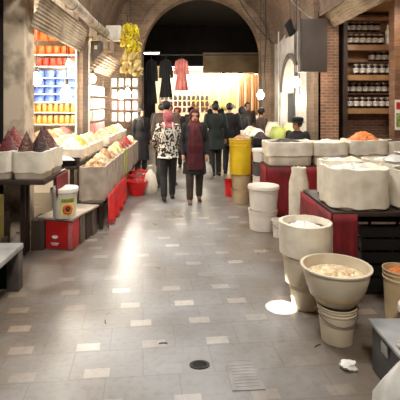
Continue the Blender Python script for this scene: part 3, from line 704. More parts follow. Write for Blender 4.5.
bulb('lit bulb hanging beside the plaster pillar above the spice boxes', (-2.42, 7.0, 2.10), 3.12, .085, e=26)
bulb('lit bulb hanging low in front of the blue packets', (-2.02, 7.3, 1.88), 3.12, .10, e=22)
bulb('lit bulb hanging high left of the pipe post', (-2.13, 7.9, 2.44), 3.12, .06, e=14)
bulb('lit bulb hanging right of the pipe post near the pink packets', (-1.93, 9.0, 2.22), 3.12, .075, e=50)
bulb('lit bulb hanging over the middle of the left nut stalls', (-1.50, 10.08, 1.90), 3.9, .085, e=60)
bulb('lit bulb hanging at the far end of the left stalls', (-1.42, 10.6, 1.98), 3.9, .08, e=55)
bulb('lit bulb hanging in front of the right wall by the brick pillar', (1.98, 7.65, 2.08), 4.6, .075, e=26)
bulb('lit bulb hanging at the far right before the arch', (1.88, 10.7, 1.92), 4.5, .09, e=34)
def lampfix(label, loc, L, rotz, e, ey):
    t = thing('tube_light', label, 'tube light', loc, rotz, 'tube lights in the shops')
    link('housing', box(BM(), -L/2, L/2, -.03, .03, .02, .07, .005), W['white'], t)
    link('tube', tube(BM(), [(-L/2+.03, 0, 0), (L/2-.03, 0, 0)], .016, 10), W['tube'], t)
    area('tube_lamp', (loc[0], loc[1], loc[2]-.03), L, e, (0, 0, rotz), (1, .93, .80), sy=.06)
lampfix('white tube light on the ceiling of the left packet shop', (-2.7, 6.8, 3.04), 1.2, 0, 85, 0)
lampfix('white tube light on the ceiling of the left pink packet shop', (-2.6, 10.2, 3.04), 1.4, PI/2, 110, 0)
lampfix('long white tube light in the far shop at the front', (1.0, 18.9, 3.32), 3.2, 0, 260, 0)
lampfix('long white tube light in the far shop at the back', (1.0, 20.2, 3.32), 3.2, 0, 160, 0)
lampfix('short white tube light hanging in the dark hall left of the black coats', (-1.15, 14.6, 3.42), .6, 0, 40, 0)
lampfix('added white tube light brightening the jar shop from its wooden ceiling', (3.3, 6.6, 3.34), 1.0, 0, 30, 0)  # added lamp, out of view, to brighten the jar shelves
for i, (x, lb) in enumerate(((1.55, 'left'), (2.3, 'middle'), (2.95, 'right'))):
    t = thing('spot_lamp', 'small round lit lamp under the beige lintel, %s one of three' % lb, 'lamp', (x, 17.85, 3.02), 0, 'lamps under the beige lintel')
    bm = BM(); lathe(bm, [(.09, 0), (.09, -.05), (.06, -.07), (.06, -.03), (.002, -.03)], seg=16); link('can', bm, W['greymetal'], t)
    bm = BM(); lathe(bm, [(.002, -.085), (.04, -.075), (.055, -.05), (.002, -.05)], seg=14); link('globe', bm, W['bulb'], t)

# ------------------------------------------------------------------ left side: fascias, roll, post, box, wrapped bunch
def fascia(label, x0, z0, x1, z1, y0, y1, m, waves=9):
    bm = BM(); n = waves*8; L = math.hypot(x1-x0, z1-z0); nx, nzv = (z1-z0)/L, -(x1-x0)/L
    A = []
    for i in range(n+1):
        q = i/n; a = .009*math.sin(q*waves*2*PI); A.append((x0+(x1-x0)*q+nx*a, z0+(z1-z0)*q+nzv*a))
    ringmesh(bm, [[(x, y, z) for x, z in A] for y in (y0, (y0+y1)/2, y1)], False, False, closed=False)
    o = link('corrugated_fascia', bm, W[m]); s_ = o.modifiers.new('thickness', 'SOLIDIFY'); s_.thickness = .006
    return tag(o, label, 'awning')
fascia('pale corrugated awning sheet above the bright packet shop beside the plaster pillar', -1.95, 2.68, -1.80, 3.10, 5.42, 8.05, 'corr')
fascia('lower darker corrugated awning sheet beyond the pipe post', -1.95, 2.40, -1.62, 2.75, 8.5, 11.2, 'corr', 7)
fascia('corrugated awning sheet over the jar shop on the right', 2.76, 3.12, 2.56, 3.41, 3.2, 7.95, 'corr', 7)
t = thing('canvas_roll', 'long rolled up pale canvas blind along the left awning', 'blind', (-1.74, 0, 3.24))
link('roll', tube(BM(), [(0, 4.6, 0), (.01, 6, .01), (0, 8, -.005), (.0, 9.5, 0)], [.085, .09, .086, .09], 18), W['roll'], t)
for y in (5.0, 6.6, 8.2, 9.3): link('tie', tube(BM(), [(.093*math.cos(a), y, .093*math.sin(a)) for a in [2*PI*i/16 for i in range(17)]], .006, 6), W['greymetal'], t)
t = thing('speaker_box', 'white square loudspeaker box mounted at the end of the canvas roll', 'speaker', (-1.60, 9.7, 3.12))
link('case', box(BM(), -.17, .17, -.12, .12, 0, .34, .03), W['white'], t)
bm = BM(); lathe(bm, [(.002, 0), (.10, 0), (.115, .008), (.12, 0)], seg=24); bmesh.ops.rotate(bm, cent=(0, 0, 0), matrix=Matrix.Rotation(PI/2, 3, 'X'), verts=bm.verts); bmesh.ops.translate(bm, vec=(0, -.125, .17), verts=bm.verts); link('grille', bm, W['paper'], t)
link('bracket', box(BM(), -.42, -.17, -.02, .02, .14, .18), W['greymetal'], t)
t = thing('pipe_post', 'grey metal pipe post at the corner of the packet shop', 'post', (-1.93, 8.1, 0))
link('pipe', tube(BM(), [(0, 0, 0), (0, 0, 3.0)], .032, 14), W['greymetal'], t)
link('second_pipe', tube(BM(), [(.10, .1, 0), (.10, .1, 2.9)], .018, 10), W['white'], t)
t = thing('meter_box', 'dark metal meter box on the wall under the loudspeaker', 'box', (-1.80, 9.25, 2.62))
link('case', box(BM(), -.20, .02, -.14, .14, 0, .42, .01), W['darkgrey'], t); link('door', box(BM(), -.17, -.01, -.152, -.14, .03, .39, .004), W['greymetal'], t); link('dial', box(BM(), -.12, -.06, -.158, -.152, .24, .32), W['paper'], t)
# yellow wrapped bunch
t = thing('packet_bunch', 'bright yellow bunch of wrapped packets hanging beside the left arch pier', 'bunch', (-1.14, 9.0, 2.32))
bm = BM(); rnd = random.Random(3)
for i in range(150):
    z = .42+rnd.random()**.8*.62; a = rnd.random()*2*PI; r = .23*math.sqrt(rnd.random())*(1.05-.55*abs(z-.72)/.4)
    c = Vector((r*math.cos(a), r*math.sin(a), z)); sz = rnd.uniform(.05, .10)
    M = Matrix.Translation(c) @ Matrix.Rotation(rnd.random()*6, 4, 'Z') @ Matrix.Rotation(rnd.uniform(-1, 1), 4, 'X') @ Matrix.Diagonal((sz, .02, sz*1.5, 1))
    bmesh.ops.create_uvsphere(bm, u_segments=8, v_segments=5, radius=.5, matrix=M)
link('yellow_packets', bm, W['yelflower'], t)
bm = BM()
for i in range(70):
    z = rnd.random()*.42; a = rnd.random()*2*PI; r = .21*math.sqrt(rnd.random())
    M = Matrix.Translation((r*math.cos(a)+.02, r*math.sin(a), z)) @ Matrix.Rotation(rnd.random()*6, 4, 'Z') @ Matrix.Rotation(rnd.uniform(-.6, .6), 4, 'X') @ Matrix.Diagonal((.11, .03, .16, 1))
    bmesh.ops.create_uvsphere(bm, u_segments=8, v_segments=5, radius=.5, matrix=M)
link('tan_packets', bm, W['tanwrap'], t)
link('cord', tube(BM(), [(0, 0, .1), (0, 0, 2.6)], .006, 6), W['black'], t)

# ------------------------------------------------------------------ left packet shop shelves (facing the camera on the inner wall)
t = thing('shop_shelf', 'white shelf unit on the inner wall of the left packet shop', 'shelf', (-2.62, 8.08, 0))
for z in (1.33, 1.55, 1.74, 1.89, 2.04, 2.19, 2.40, 2.62): link('board', box(BM(), -.62, .60, -.16, .16, z-.02, z), W['white'], t)
for x in (-.63, .61): link('upright', box(BM(), x-.015, x+.015, -.16, .16, 0, 2.98), W['white'], t)
def packet(w, h, d, seed=0):
    bm = BM(); O = sell(20, 3, w/2, d/2)
    rings = []
    for q, z in ((.9, 0), (1, h*.12), (1.02, h*.5), (.97, h*.85), (.9, h*.95)): rings.append([(x*q*(1+.05*nz(x*30+seed, z*20)), y*q*(1+.1*nz(y*30, z*20+seed)), z) for x, y in O])
    rings.append([(x*.96, y*.12, h) for x, y in O]); ringmesh(bm, rings); return bm
def rowof(proto, xs, y, zs, ry=0, jit=.004, label=None, seed=1):
    r = random.Random(seed); first = True
    for z in zs:
        for x in xs:
            loc = (x+r.uniform(-jit, jit), y+r.uniform(-jit, jit), z)
            if first: proto.location = loc; first = False
            else: dup(proto, loc)
def single(name, bm, m, label, cat, group): return tag(link(name, bm, m), label, cat, group)
xs = lambda a, b, n: [a+(b-a)*i/(n-1) for i in range(n)]
p = single('orange_packet', packet(.13, .17, .09), W['orange'], 'orange packet standing on the top shelf of the bright left shop', 'packet', 'orange packets on the top shelf'); rowof(p, xs(-3.1, -2.1, 8), 8.05, [2.62], seed=2)
q = single('orange_bag', packet(.15, .24, .07), W['orange'], 'orange packet hanging from the ceiling of the bright left shop', 'packet', 'orange packets hung near the ceiling'); rowof(q, xs(-2.75, -2.1, 5), 7.9, [2.86], seed=2)
p = single('red_packet', packet(.12, .16, .09), W['redpkt'], 'red packet on the shelf above the blue packets', 'packet', 'red packets above the blue ones'); rowof(p, xs(-2.72, -2.09, 6), 8.05, [2.40], seed=3)
p = single('blue_packet', packet(.185, .135, .14), W['blue'], 'blue packet stacked on the middle shelves of the bright left shop', 'packet', 'blue packets in the bright shop'); rowof(p, xs(-2.92, -2.12, 5), 8.04, [1.74, 1.89, 2.04, 2.19], seed=4)
t = thing('amber_jar', 'amber jar with pale lid on the lower shelves of the bright left shop', 'jar', (0, 0, 0), 0, 'amber jars in the bright shop')
bm = BM(); lathe(bm, [(.002, 0), (.042, 0), (.046, .01), (.046, .115), (.038, .13), (.002, .13)], seg=16); link('glass', bm, W['amber'], t)
bm = BM(); lathe(bm, [(.040, .130), (.042, .158), (.002, .16)], seg=16); link('lid', bm, W['jarlid'], t)
rowof(t, xs(-2.82, -2.08, 8), 8.0, [1.33, 1.55], seed=5)

# pink and pale packets on a rack further along
def rack(label, x0, x1, y, zs, ztop, rotz=0, m='greymetal'):
    t = thing('display_rack', label, 'rack', ((x0+x1)/2, y, 0), rotz); w = (x1-x0)/2
    for x in (-w, w): link('upright', tube(BM(), [(x, .0, 0), (x, 0, ztop)], .015, 8), W[m], t)
    for z in zs: link('shelf', box(BM(), -w, w, -.10, .10, z-.015, z), W[m], t)
    return t
rk = rack('metal display rack of pink and pale packets behind the left nut stalls', -1.2, 1.2, 9.75, [1.05, 1.33, 1.61, 1.89], 2.3, -PI/2); rk.location.x = -2.08
def facing(p, ys, x, zs, seed):
    r = random.Random(seed); first = True
    for z in zs:
        for y in ys:
            l = (x+r.uniform(-.01, .01), y, z)
            if first: p.location = l; p.rotation_euler = (0, 0, PI/2); first = False
            else: dup(p, l, PI/2)
facing(single('pink_packet', packet(.15, .23, .08), W['pinkdeep'], 'tall pink packet on the rack behind the left nut stalls', 'packet', 'pink packets behind the nut stalls'), xs(8.68, 10.8, 11), -2.06, [1.05, 1.61], 6)
facing(single('pale_packet', packet(.15, .23, .08), W['palepack'], 'tall pale packet on the rack behind the left nut stalls', 'packet', 'pale packets behind the nut stalls'), xs(8.68, 10.8, 11), -2.06, [1.33, 1.89], 7)
rack('metal display rack of hanging packets in front of the left arch pier', -1.95, -1.22, 11.3, [1.25, 1.55, 1.85, 2.15], 2.5)
p = single('white_packet', packet(.14, .23, .08), W['palepack'], 'white packet on the rack in front of the left arch pier', 'packet', 'white packets before the arch pier'); rowof(p, xs(-1.85, -1.31, 4), 11.28, [1.25, 1.85, 2.15], seed=8)
p = single('rose_packet', packet(.14, .23, .08), W['pinkdeep'], 'rose packet on the rack in front of the left arch pier', 'packet', 'rose packets before the arch pier'); rowof(p, xs(-1.85, -1.31, 4), 11.28, [1.55], seed=9)

# ------------------------------------------------------------------ left spice table
table('dark wooden table edge carrying the spice boxes by the plaster pillar', -2.75, -1.47, 4.5, 5.32, .90, 'darkwood', .05, inset=.33)
sp_ = [(-1.66, 4.72, 'darkspice', 'dark_spice', 'tall dark brown spice cone in the near corner box'), (-1.66, 5.08, 'brownspice', 'brown_spice', 'reddish brown spice cone in the far corner box'), (-2.02, 4.72, 'redspice', 'red_spice', 'dark red spice cone in the box near the table edge'),
       (-2.02, 5.08, 'pinkspice', 'pink', 'pink spice cone behind the dark red cone'), (-2.38, 4.72, 'redbrown', 'rb', 'red brown spice heap in the leftmost spice box')]
bl = ['white spice box at the near right corner of the spice table', 'white spice box at the far right corner of the spice table', 'white spice box second along the front of the spice table', 'white spice box behind the second front spice box', 'white spice box at the left end of the spice table front']
for i, (x, y, hm, _, lb) in enumerate(sp_):
    boxthing('spice_box', bl[i], 'box', (x, y, .90), .345, .345, .28, 'sack', 'liner', seed=i*3, e=9, hem=.25, taper=.95, crinkle=.5, fill=.95, group='white spice boxes')
    second = {0: ('brownspice', 'reddish dark spice cone left of the tall dark brown cone'), 2: ('pinkspice', 'pink spice cone beside the dark red cone in the second front box'), 4: ('redspice', 'dark red spice cone beside the red brown heap at the left end')}.get(i)
    hh = .26 if i in (0, 1, 3) else .235
    if second:
        heap(lb, H[hm], (x+.078, y, .90+.28*.95), .076, .155, hh, e=4, peak=1.6, name='spice_cone', cat='spice', seed=i, rag=.8)
        heap(second[1], H[second[0]], (x-.078, y, .90+.28*.95), .076, .155, hh-.035, e=4, peak=1.6, name='spice_cone', cat='spice', seed=i+9, rag=.8)
    else: heap(lb, H[hm], (x, y, .90+.28*.95), .155, .155, hh, e=6, peak=1.6, name='spice_cone', cat='spice', seed=i, rag=.8)
drape('cloth_strip', 'red cloth strip hanging off the corridor end of the spice table', 'cloth', (-1.455, 4.85, 0), (-1.455, 5.34, 0), .88, .66, 'red', .006, 3)
for i, (x0, x1, y0, h, lb) in enumerate(((-2.34, -2.08, 4.75, .45, 'added dark box deepening the shade under the spice table by its legs'), (-1.79, -1.64, 4.95, .34, 'small added dark box deepening the shade under the spice table'))):
    t = thing('shade_box', lb, 'shade_box', ((x0+x1)/2, y0+.2, 0)); w = (x1-x0)/2  # dark boxes added to stand for the shade under the spice table
    link('shade_box_body', box(BM(), -w, w, -.16, .16, 0, h, .006), W['darkcard'], t)
    bm = BM(); box(bm, -w, -.005, -.16, .16, h, h+.006); box(bm, .005, w, -.16, .16, h, h+.006); link('flaps', bm, W['darkcard'], t)
bagthing('grey clear plastic bag lying on the floor under the spice table', (-1.965, 5.06, 0), .18, .18, .2, 'sackgrey', 4)
# yellow tin at the far left edge
t = thing('oil_tin', 'tall yellow green oil tin at the left edge under the spice table', 'tin', (-1.985, 4.34, .33))
ob = link('tin_body', box(BM(), -.12, .12, -.1, .1, 0, .44, .012), W['olivetin'], t); link('label', box(BM(), -.10, .10, -.104, -.1, .07, .36), W['tanwrap'], ob)
bm = BM(); lathe(bm, [(.03, .44), (.03, .47), (.002, .47)], seg=14); link('cap', bm, W['red'], t)
t = thing('wooden_crate', 'brown wooden crate under the yellow green oil tin', 'crate', (-1.985, 4.34, 0))
bm = BM()
for z0 in (.01, .12, .23): [box(bm, *v) for v in ((-.15, .15, -.13, -.115, z0, z0+.09), (-.15, .15, .115, .13, z0, z0+.09), (-.15, -.135, -.115, .115, z0, z0+.09), (.135, .15, -.115, .115, z0, z0+.09))]
for sx in (-.125, .125):
    for sy in (-.105, .105): box(bm, sx-.01, sx+.01, sy-.01, sy+.01, 0, .32)
link('crate_slats', bm, W['darkwood'], t); link('crate_top', box(BM(), -.15, .15, -.13, .13, .32, .33), W['darkwood'], t)
# bench at bottom left
t = thing('low_bench', 'low bench with grey top at the bottom left corner', 'bench', (-1.86, 3.2, 0))
link('bench_top', box(BM(), -.42, .36, -.8, .8, .36, .41, .008), W['benchtop'], t)
for sx, sy in ((-.36, .74), (.30, .74), (-.36, -.74), (.30, -.74)): link('leg', box(BM(), sx-.055, sx+.055, sy-.05, sy+.05, 0, .36, .004), W['greymetal'], t)
link('back_panel', box(BM(), -.30, .24, .70, .72, .02, .36), W['black'], t)
t = thing('black_crate', 'black plastic crate pushed under the low bench', 'crate', (-1.9, 3.0, 0))
bm = BM(); box(bm, -.24, .24, -.5, .5, 0, .02); [box(bm, *v) for v in ((-.24, -.22, -.5, .5, .02, .28), (.22, .24, -.5, .5, .02, .28), (-.22, .22, -.5, -.48, .02, .28), (-.22, .22, .48, .5, .02, .28))]; link('crate_shell', bm, W['black'], t)

# ------------------------------------------------------------------ plank on tins with the labelled pail
RZ = math.radians(-14)
def along(u, v):  # local frame of the plank: u along its length from the near end, v towards the corridor
    o = Vector((-1.45, 5.10)); d = Vector((math.sin(-RZ), math.cos(-RZ))); n = Vector((d.y, -d.x)); p_ = o+d*u+n*v; return p_.x, p_.y
def tin(label, u, m, w=.335, d=.20, h=.345, art=False):
    x, y = along(u, 0); t = thing('square_tin', label, 'tin', (x, y, 0), RZ*.6, 'square tins under the plank')
    link('tin_body', box(BM(), -w/2, w/2, -d/2, d/2, 0, h, .014), W[m], t)
    [link(nm_, box(BM(), -w/2-.003, w/2+.003, -d/2-.003, d/2+.003, za, zb, .004), W['greytin'], t) for nm_, za, zb in (('top_rim', h-.012, h), ('bottom_rim', 0, .012))]
    if art:
        tb = [c for c in bpy.data.objects if c.parent == t and c.name.startswith('tin_body')][0]; link('side_panel', box(BM(), w/2-.055, w/2-.004, -d/2-.0035, -d/2+.001, .02, h-.02), W['rose'], tb)
        bm = BM()
        for a in range(5):  # a small tulip-like emblem
            q = (a-2)*.45; ellipsoid(bm, (-.05+.03*math.sin(q), -d/2-.001, .13+.022*math.cos(q)), (.007, .002, .022), 8, 6, Matrix.Rotation(q, 3, 'Y'))
        box(bm, -.10, .0, -d/2-.003, -d/2, .075, .083); box(bm, -.085, -.015, -d/2-.003, -d/2, .055, .063); link('emblem', bm, W['paper'], tb)
    return t
tin('red square tin with white emblem under the pail plank', 0, 'redtin', art=True)
tin('grey square tin just behind the red tin under the plank', .21, 'greytin', .30, .16)
tin('grey brown square tin in the middle under the plank', .385, 'darkcard', .28, .15)
tin('grey square tin at the far end under the plank', .555, 'greytin', .28, .15)
x, y = along(.27, -.03)
t = thing('plank', 'grey wooden plank lying across the square tins', 'plank', (x, y, .347), RZ*1.0)
link('board', box(BM(), -.24, .20, -.38, .36, 0, .026, .006), W['sackgrey'], t)
x, y = along(-.02, .035)
t = bucket('white pail with yellow sunflower label standing on the plank', (x, y, .374), .150, .33, 'white', .86, lid='white', handle=False, name='labelled_pail')
# curved printed label with a flower
def curved(bm, r0, r1, a0, a1, z0, z1, n=16, off=.002):
    rg = [[((r0+off)*math.cos(a), (r0+off)*math.sin(a), z0) for a in [a0+(a1-a0)*i/n for i in range(n+1)]], [((r1+off)*math.cos(a), (r1+off)*math.sin(a), z1) for a in [a0+(a1-a0)*i/n for i in range(n+1)]]]
    ringmesh(bm, rg, False, False, closed=False); return bm
rb, Rr = .150*.86, .150; rz = lambda z: rb+(Rr-rb)*z/.33
l = link('label', curved(BM(), rz(.03), rz(.25), -PI*.55, -PI*.10, .03, .25), W['yeltex'], t)
bm = BM(); aC = -PI*.33
for k in range(12):
    a = 2*PI*k/12; rr = rz(.11)+.004; ellipsoid(bm, (rr*math.cos(aC+.30*math.cos(a)), rr*math.sin(aC+.30*math.cos(a)), .115+.045*math.sin(a)), (.020, .020, .017), 8, 6)
link('flower_print', bm, W['orange'], l)
bm = BM(); ellipsoid(bm, (rr*math.cos(aC), rr*math.sin(aC), .115), (.026, .026, .026), 10, 8); link('flower_centre', bm, W['darkcard'], l)
bm = BM(); curved(bm, rz(.19)+.002, rz(.24)+.002, -PI*.5, -PI*.16, .19, .235); link('label_heading', bm, H['green'], l)

# ------------------------------------------------------------------ left row of sacking boxes on a low platform
t = thing('low_platform', 'low dark wooden platform under the row of sacking boxes', 'platform', (-1.26, 7.95, 0))
link('deck', box(BM(), -.19, .16, -2.2, 2.2, .33, .37, .005), W['darkwood'], t)
for y in (-2.1, -1.0, 0, 1.0, 2.1):
    for x in (-.15, .12): link('leg', box(BM(), x-.025, x+.025, y-.025, y+.025, 0, .33), W['darkwood'], t)
names = ['first and nearest', 'second', 'third', 'fourth', 'fifth', 'sixth', 'seventh', 'eighth', 'ninth', 'tenth', 'eleventh']
rowH = ['mixed', 'pale', 'tan', 'walnut', 'olive', 'olive', 'red', 'pinkspice', 'red', 'mixed', 'pale']
desc = ['mixed brown and beige nuts', 'pale nuts', 'tan nuts', 'brown walnuts', 'greenish pistachios', 'pale green pistachios', 'red dried fruit', 'pinkish dried fruit', 'dark red dried fruit', 'mixed nuts', 'pale seeds']
protoA = None
for i in range(11):
    y = 5.93+i*.385; lab = '%s grey white sacking box in the low left row' % names[i]; hx = -1.255
    if i in (5,): t = boxthing('sacking_box', lab, 'box', (hx, y, .37), .34, .37, .48, 'green', 'green', group='sacking boxes in the low left row', seed=i, e=7, hem=.12)
    elif protoA is None: protoA = t = boxthing('sacking_box', lab, 'box', (hx, y, .37), .34, .37, .48, 'sackgrey', 'sackgrey', group='sacking boxes in the low left row', seed=2, e=8, hem=.10)
    else: t = dup(protoA, (hx, y, .37), PI if i % 2 else 0, lab)
    heap('heap of %s in the %s sacking box of the left row' % (desc[i], names[i]), H[rowH[i]], (hx, y, .37+.48*.86), .148, .162, .16+.03*(i % 3), e=5, seed=i*5+1)
drape('plastic_skirt', 'bright red plastic skirt hanging in front of the low platform', 'cloth', (-1.055, 5.78, 0), (-1.055, 7.60, 0), .46, .03, 'redplastic', .06, 5, 2)
for i, (x, y, r, h, lb) in enumerate(((-.90, 8.05, .19, .26, 'nearest shiny red plastic basin on the floor by the left row'), (-.93, 8.55, .19, .28, 'second shiny red plastic basin on the floor by the left row'), (-.95, 9.15, .19, .26, 'farthest shiny red plastic basin on the floor by the left row'))):
    t = thing('red_basin', lb, 'basin', (x, y, 0), 0, 'red basins by the left row')
    bm = BM(); lathe(bm, [(.003, .004), (r*.7, 0), (r*.95, h*.7), (r, h), (r+.02, h+.005), (r+.02, h-.012), (r*.97, h-.01), (r*.9, h*.7), (r*.66, .012), (.003, .012)], seg=28); link('bowl', bm, W['redplastic'], t)
    heap('dried fruit heap in the %s red basin' % ('nearest', 'second', 'farthest')[i], H[('red', 'pinkspice', 'red')[i]], (x, y, h*.70), r*.86, r*.86, .14, e=2, seed=i+40)
bagthing('white plastic carrier bag on the floor beside the walking print top', (-.66, 8.2, 0), .26, .2, .52, 'liner', 8)
bagthing('pale carrier bag standing by the man in dark green coat', (.50, 9.75, 0), .26, .16, .42, 'bagclear', 12)

# higher table behind with two rows of white boxes
table('long dark table behind the sacking boxes carrying two rows of nut boxes', -2.42, -1.46, 5.75, 7.86, .86, 'darkwood', .04)
table('narrow dark table beyond the pipe post carrying one row of nut boxes', -1.92, -1.46, 8.45, 11.05, .86, 'darkwood', .04)
colsF = ['white', 'yellow', 'pale', 'olive', 'tan', 'orange', 'mixed', 'pinkspice', 'pale', 'walnut', 'yellow', 'green', 'tan', 'white']
cd = {'white': 'white sugar', 'yellow': 'yellow chickpeas', 'pale': 'pale nuts', 'olive': 'pale green pistachios', 'tan': 'tan nuts', 'orange': 'orange apricots', 'mixed': 'mixed nuts', 'pinkspice': 'pink dried fruit', 'walnut': 'walnuts', 'green': 'green herbs'}
spots = [(-1.68, 6.32+.42*j, 0, names[j], 'corridor row of the long table') for j in range(4)]+[(-2.14, 6.32+.42*j, 1, names[j], 'wall row of the long table') for j in range(4)]+[(-1.69, 8.68+.42*j, 0, names[j], 'row on the narrow table beyond the post') for j in range(6)]
protos = {}
for k, (x, y, row, nm, where) in enumerate(spots):
    hh = (.19, .30)[row]; lb = '%s white nut box in the %s' % (nm, where); grp = 'white nut boxes in the '+where
    if row not in protos: protos[row] = boxthing('nut_box', lb, 'box', (x, y, .86), .40, .39, hh, 'white', 'liner', seed=4+row*5, e=9, hem=.3, taper=.95, group=grp)
    else: dup(protos[row], (x, y, .86), PI*(k % 2), lb, grp)
    heap('heap of %s in the %s box of the %s' % (cd[colsF[k]], nm, where), H[colsF[k]], (x, y, .86+hh*.86), .175, .17, .17, e=5, seed=k*3)
for i, (x, y) in enumerate(((-1.66, 5.94), (-2.1, 5.94))):
    lb = ('black tray of pale goods at the near corridor corner of the long left table', 'black tray of dark goods at the near wall corner of the long left table')[i]
    t = thing('goods_tray', lb, 'tray', (x, y, .86), 0, 'black trays on the long left table')
    bm = BM(); O = sell(32, 6, .20, .16); ringmesh(bm, [[(a*s, b*s, z) for a, b in O] for s, z in ((.9, 0), (1, .075), (1.03, .08), (1.03, .074), (.96, .07), (.87, .012))]); link('tray_shell', bm, W['black'], t)
    heap(('heap of pale goods', 'heap of dark raisins')[i]+' in the black tray at the near end', H[('white', 'dark')[i]], (x, y, .875), .17, .135, .09, seed=60+i)

# ------------------------------------------------------------------ right: jar shop shelf
t = thing('jar_shelf', 'tall wooden shelf unit full of dark jars in the right shop', 'shelf', (3.50, 8.13, .10))
for z in (1.52, 2.14, 2.70, 3.22): link('board', box(BM(), -.48, .50, -.15, .15, z-(.10 if z < 3 else .06), z), W['shelfwood'], t)
for x in (-.52, .53): link('upright', box(BM(), x-.035, x+.035, -.16, .16, -.10, 3.30), W['darkwood'], t)
link('back_board', box(BM(), -.48, .50, .14, .16, 1.42, 3.22), W['shelfwood'], t)
for z in (1.80, 2.40, 2.96): link('thin_board', box(BM(), -.48, .50, -.02, .15, z-.018, z), W['wood'], t)
def jar_proto(lb, grp):
    o = bpy.data.objects.new('dark_jar', None); COL.objects.link(o); tag(o, lb, 'jar', grp)
    bm = BM(); lathe(bm, [(.002, 0), (.050, 0), (.056, .012), (.056, .155), (.044, .18), (.002, .18)], seg=18); g_ = link('glass', bm, W['darkjar'], o)
    bm = BM(); lathe(bm, [(.047, .172), (.050, .205), (.002, .208)], seg=18); link('lid', bm, W['jarcap'], o)
    bm = BM(); lathe(bm, [(.0575, .045), (.0585, .05), (.0585, .125), (.0575, .13)], seg=18); link('label_band', bm, W['label'], g_)
    return o
J = jar_proto('dark jar with pale label on the bottom shelf of the jar shop', 'jars on the bottom shelf'); rowof(J, xs(3.08, 3.92, 8), 8.04, [1.62], seed=11)
rowof(dup(J, (0, 0, 0), label='dark jar with pale label on the raised back row above the bottom shelf', group='jars on the raised bottom row'), xs(3.08, 3.92, 8), 8.20, [1.90], seed=12)
rowof(dup(J, (0, 0, 0), label='dark jar with pale label on the middle shelf of the jar shop', group='jars on the middle shelf'), xs(3.20, 3.92, 7), 8.04, [2.24], seed=13)
rowof(dup(J, (0, 0, 0), label='dark jar with pale label in the short raised row above the middle shelf', group='jars on the raised middle row'), xs(3.56, 3.92, 4), 8.20, [2.50], seed=14)
rowof(dup(J, (0, 0, 0), label='dark jar with pale label on the top shelf of the jar shop', group='jars on the top shelf'), xs(3.08, 3.66, 6), 8.04, [2.80], seed=15)
rowof(dup(J, (0, 0, 0), label='dark jar with pale label on the raised row under the shelf top', group='jars on the raised top row'), xs(3.08, 3.66, 6), 8.20, [3.06], seed=16)
p = single('tall_bottle', BM(), W['palepack'], 'tall pale bottle at the right end of the top jar shelf', 'bottle', 'pale bottles on the top jar shelf')
bm = BM(); lathe(bm, [(.002, 0), (.05, 0), (.055, .02), (.055, .25), (.025, .33), (.025, .38), (.002, .385)], seg=16); bm.to_mesh(p.data); bm.free()
bm = BM(); lathe(bm, [(.03, .375), (.03, .415), (.002, .415)], seg=12); link('cap', bm, W['red'], p)
rowof(p, [3.80, 3.93], 8.03, [2.80])
struct('shop_post', box(BM(), 3.46, 3.66, 7.1, 7.3, 0, 3.42, .008), W['wood'])
t = thing('price_poster', 'white poster with coloured print on the wooden post at right', 'poster', (3.55, 7.09, 1.27))
sh_ = link('sheet', box(BM(), -.09, .09, -.004, 0, 0, .5), W['paper'], t); link('print', box(BM(), -.07, .07, -.006, -.004, .05, .28), H['green'], sh_); link('heading', box(BM(), -.07, .07, -.006, -.004, .34, .46), W['redpkt'], sh_)
# sign box
t = thing('sign_box', 'blank grey brown sign box hanging beside the brick pillar', 'sign', (2.09, 7.0, 2.22))
link('sign_face', box(BM(), -.21, .21, -.06, .06, 0, .86, .008), W['signbox'], t); link('edge_strip', box(BM(), -.235, -.21, -.065, .065, -.005, .865), W['greymetal'], t)
for z in (.15, .72): link('bracket', tube(BM(), [(.2, .05, z), (.42, 1.02, z)], .012, 8), W['greymetal'], t)
# cables
def cable(label, pts, r=.009, m='black'): o = link('cable', tube(BM(), pts, r, 6), W[m]); return tag(o, label, 'cable')
def sag(a, b, s, n=14): a, b = Vector(a), Vector(b); return [tuple(a.lerp(b, i/n)-Vector((0, 0, s*4*(i/n)*(1-i/n)))) for i in range(n+1)]
cable('black cable dropping down the right wall nearest the sign box', [(2.40, 9.0, 4.1), (2.42, 9.02, 3.2), (2.38, 9.0, 2.5), (2.41, 9.03, 1.9)])
cable('black cable dropping beside the right arch pier', [(2.05, 11.0, 4.6), (2.08, 11.02, 3.4), (2.03, 11.0, 2.6), (2.06, 11.0, 2.0)], .014)
cable('black cable sagging from the vault to the right arch pier', sag((.9, 10.9, 5.3), (2.35, 11.4, 3.3), .25), .012)
cable('thin pale conduit pipe running down the right wall before the arch', [(2.46, 11.3, 3.6), (2.46, 11.3, 0.0)], .018, 'greywall')
cable('grey conduit pipe on the right wall next to the white door', [(2.46, 9.62, 3.5), (2.46, 9.62, 0.0)], .02, 'greymetal')
cable('black cable looped low across the left shop fronts', sag((-1.72, 8.3, 3.12), (-1.30, 11.9, 3.3), .12), .010)
cable('second black cable strung between the loudspeaker and the arch', sag((-1.5, 9.75, 3.4), (-1.1, 11.9, 3.6), .2), .010)
cable('black cable strung over the corridor from the sign box to the vault', sag((2.1, 7.05, 3.08), (1.9, 9.5, 4.6), .1), .008)
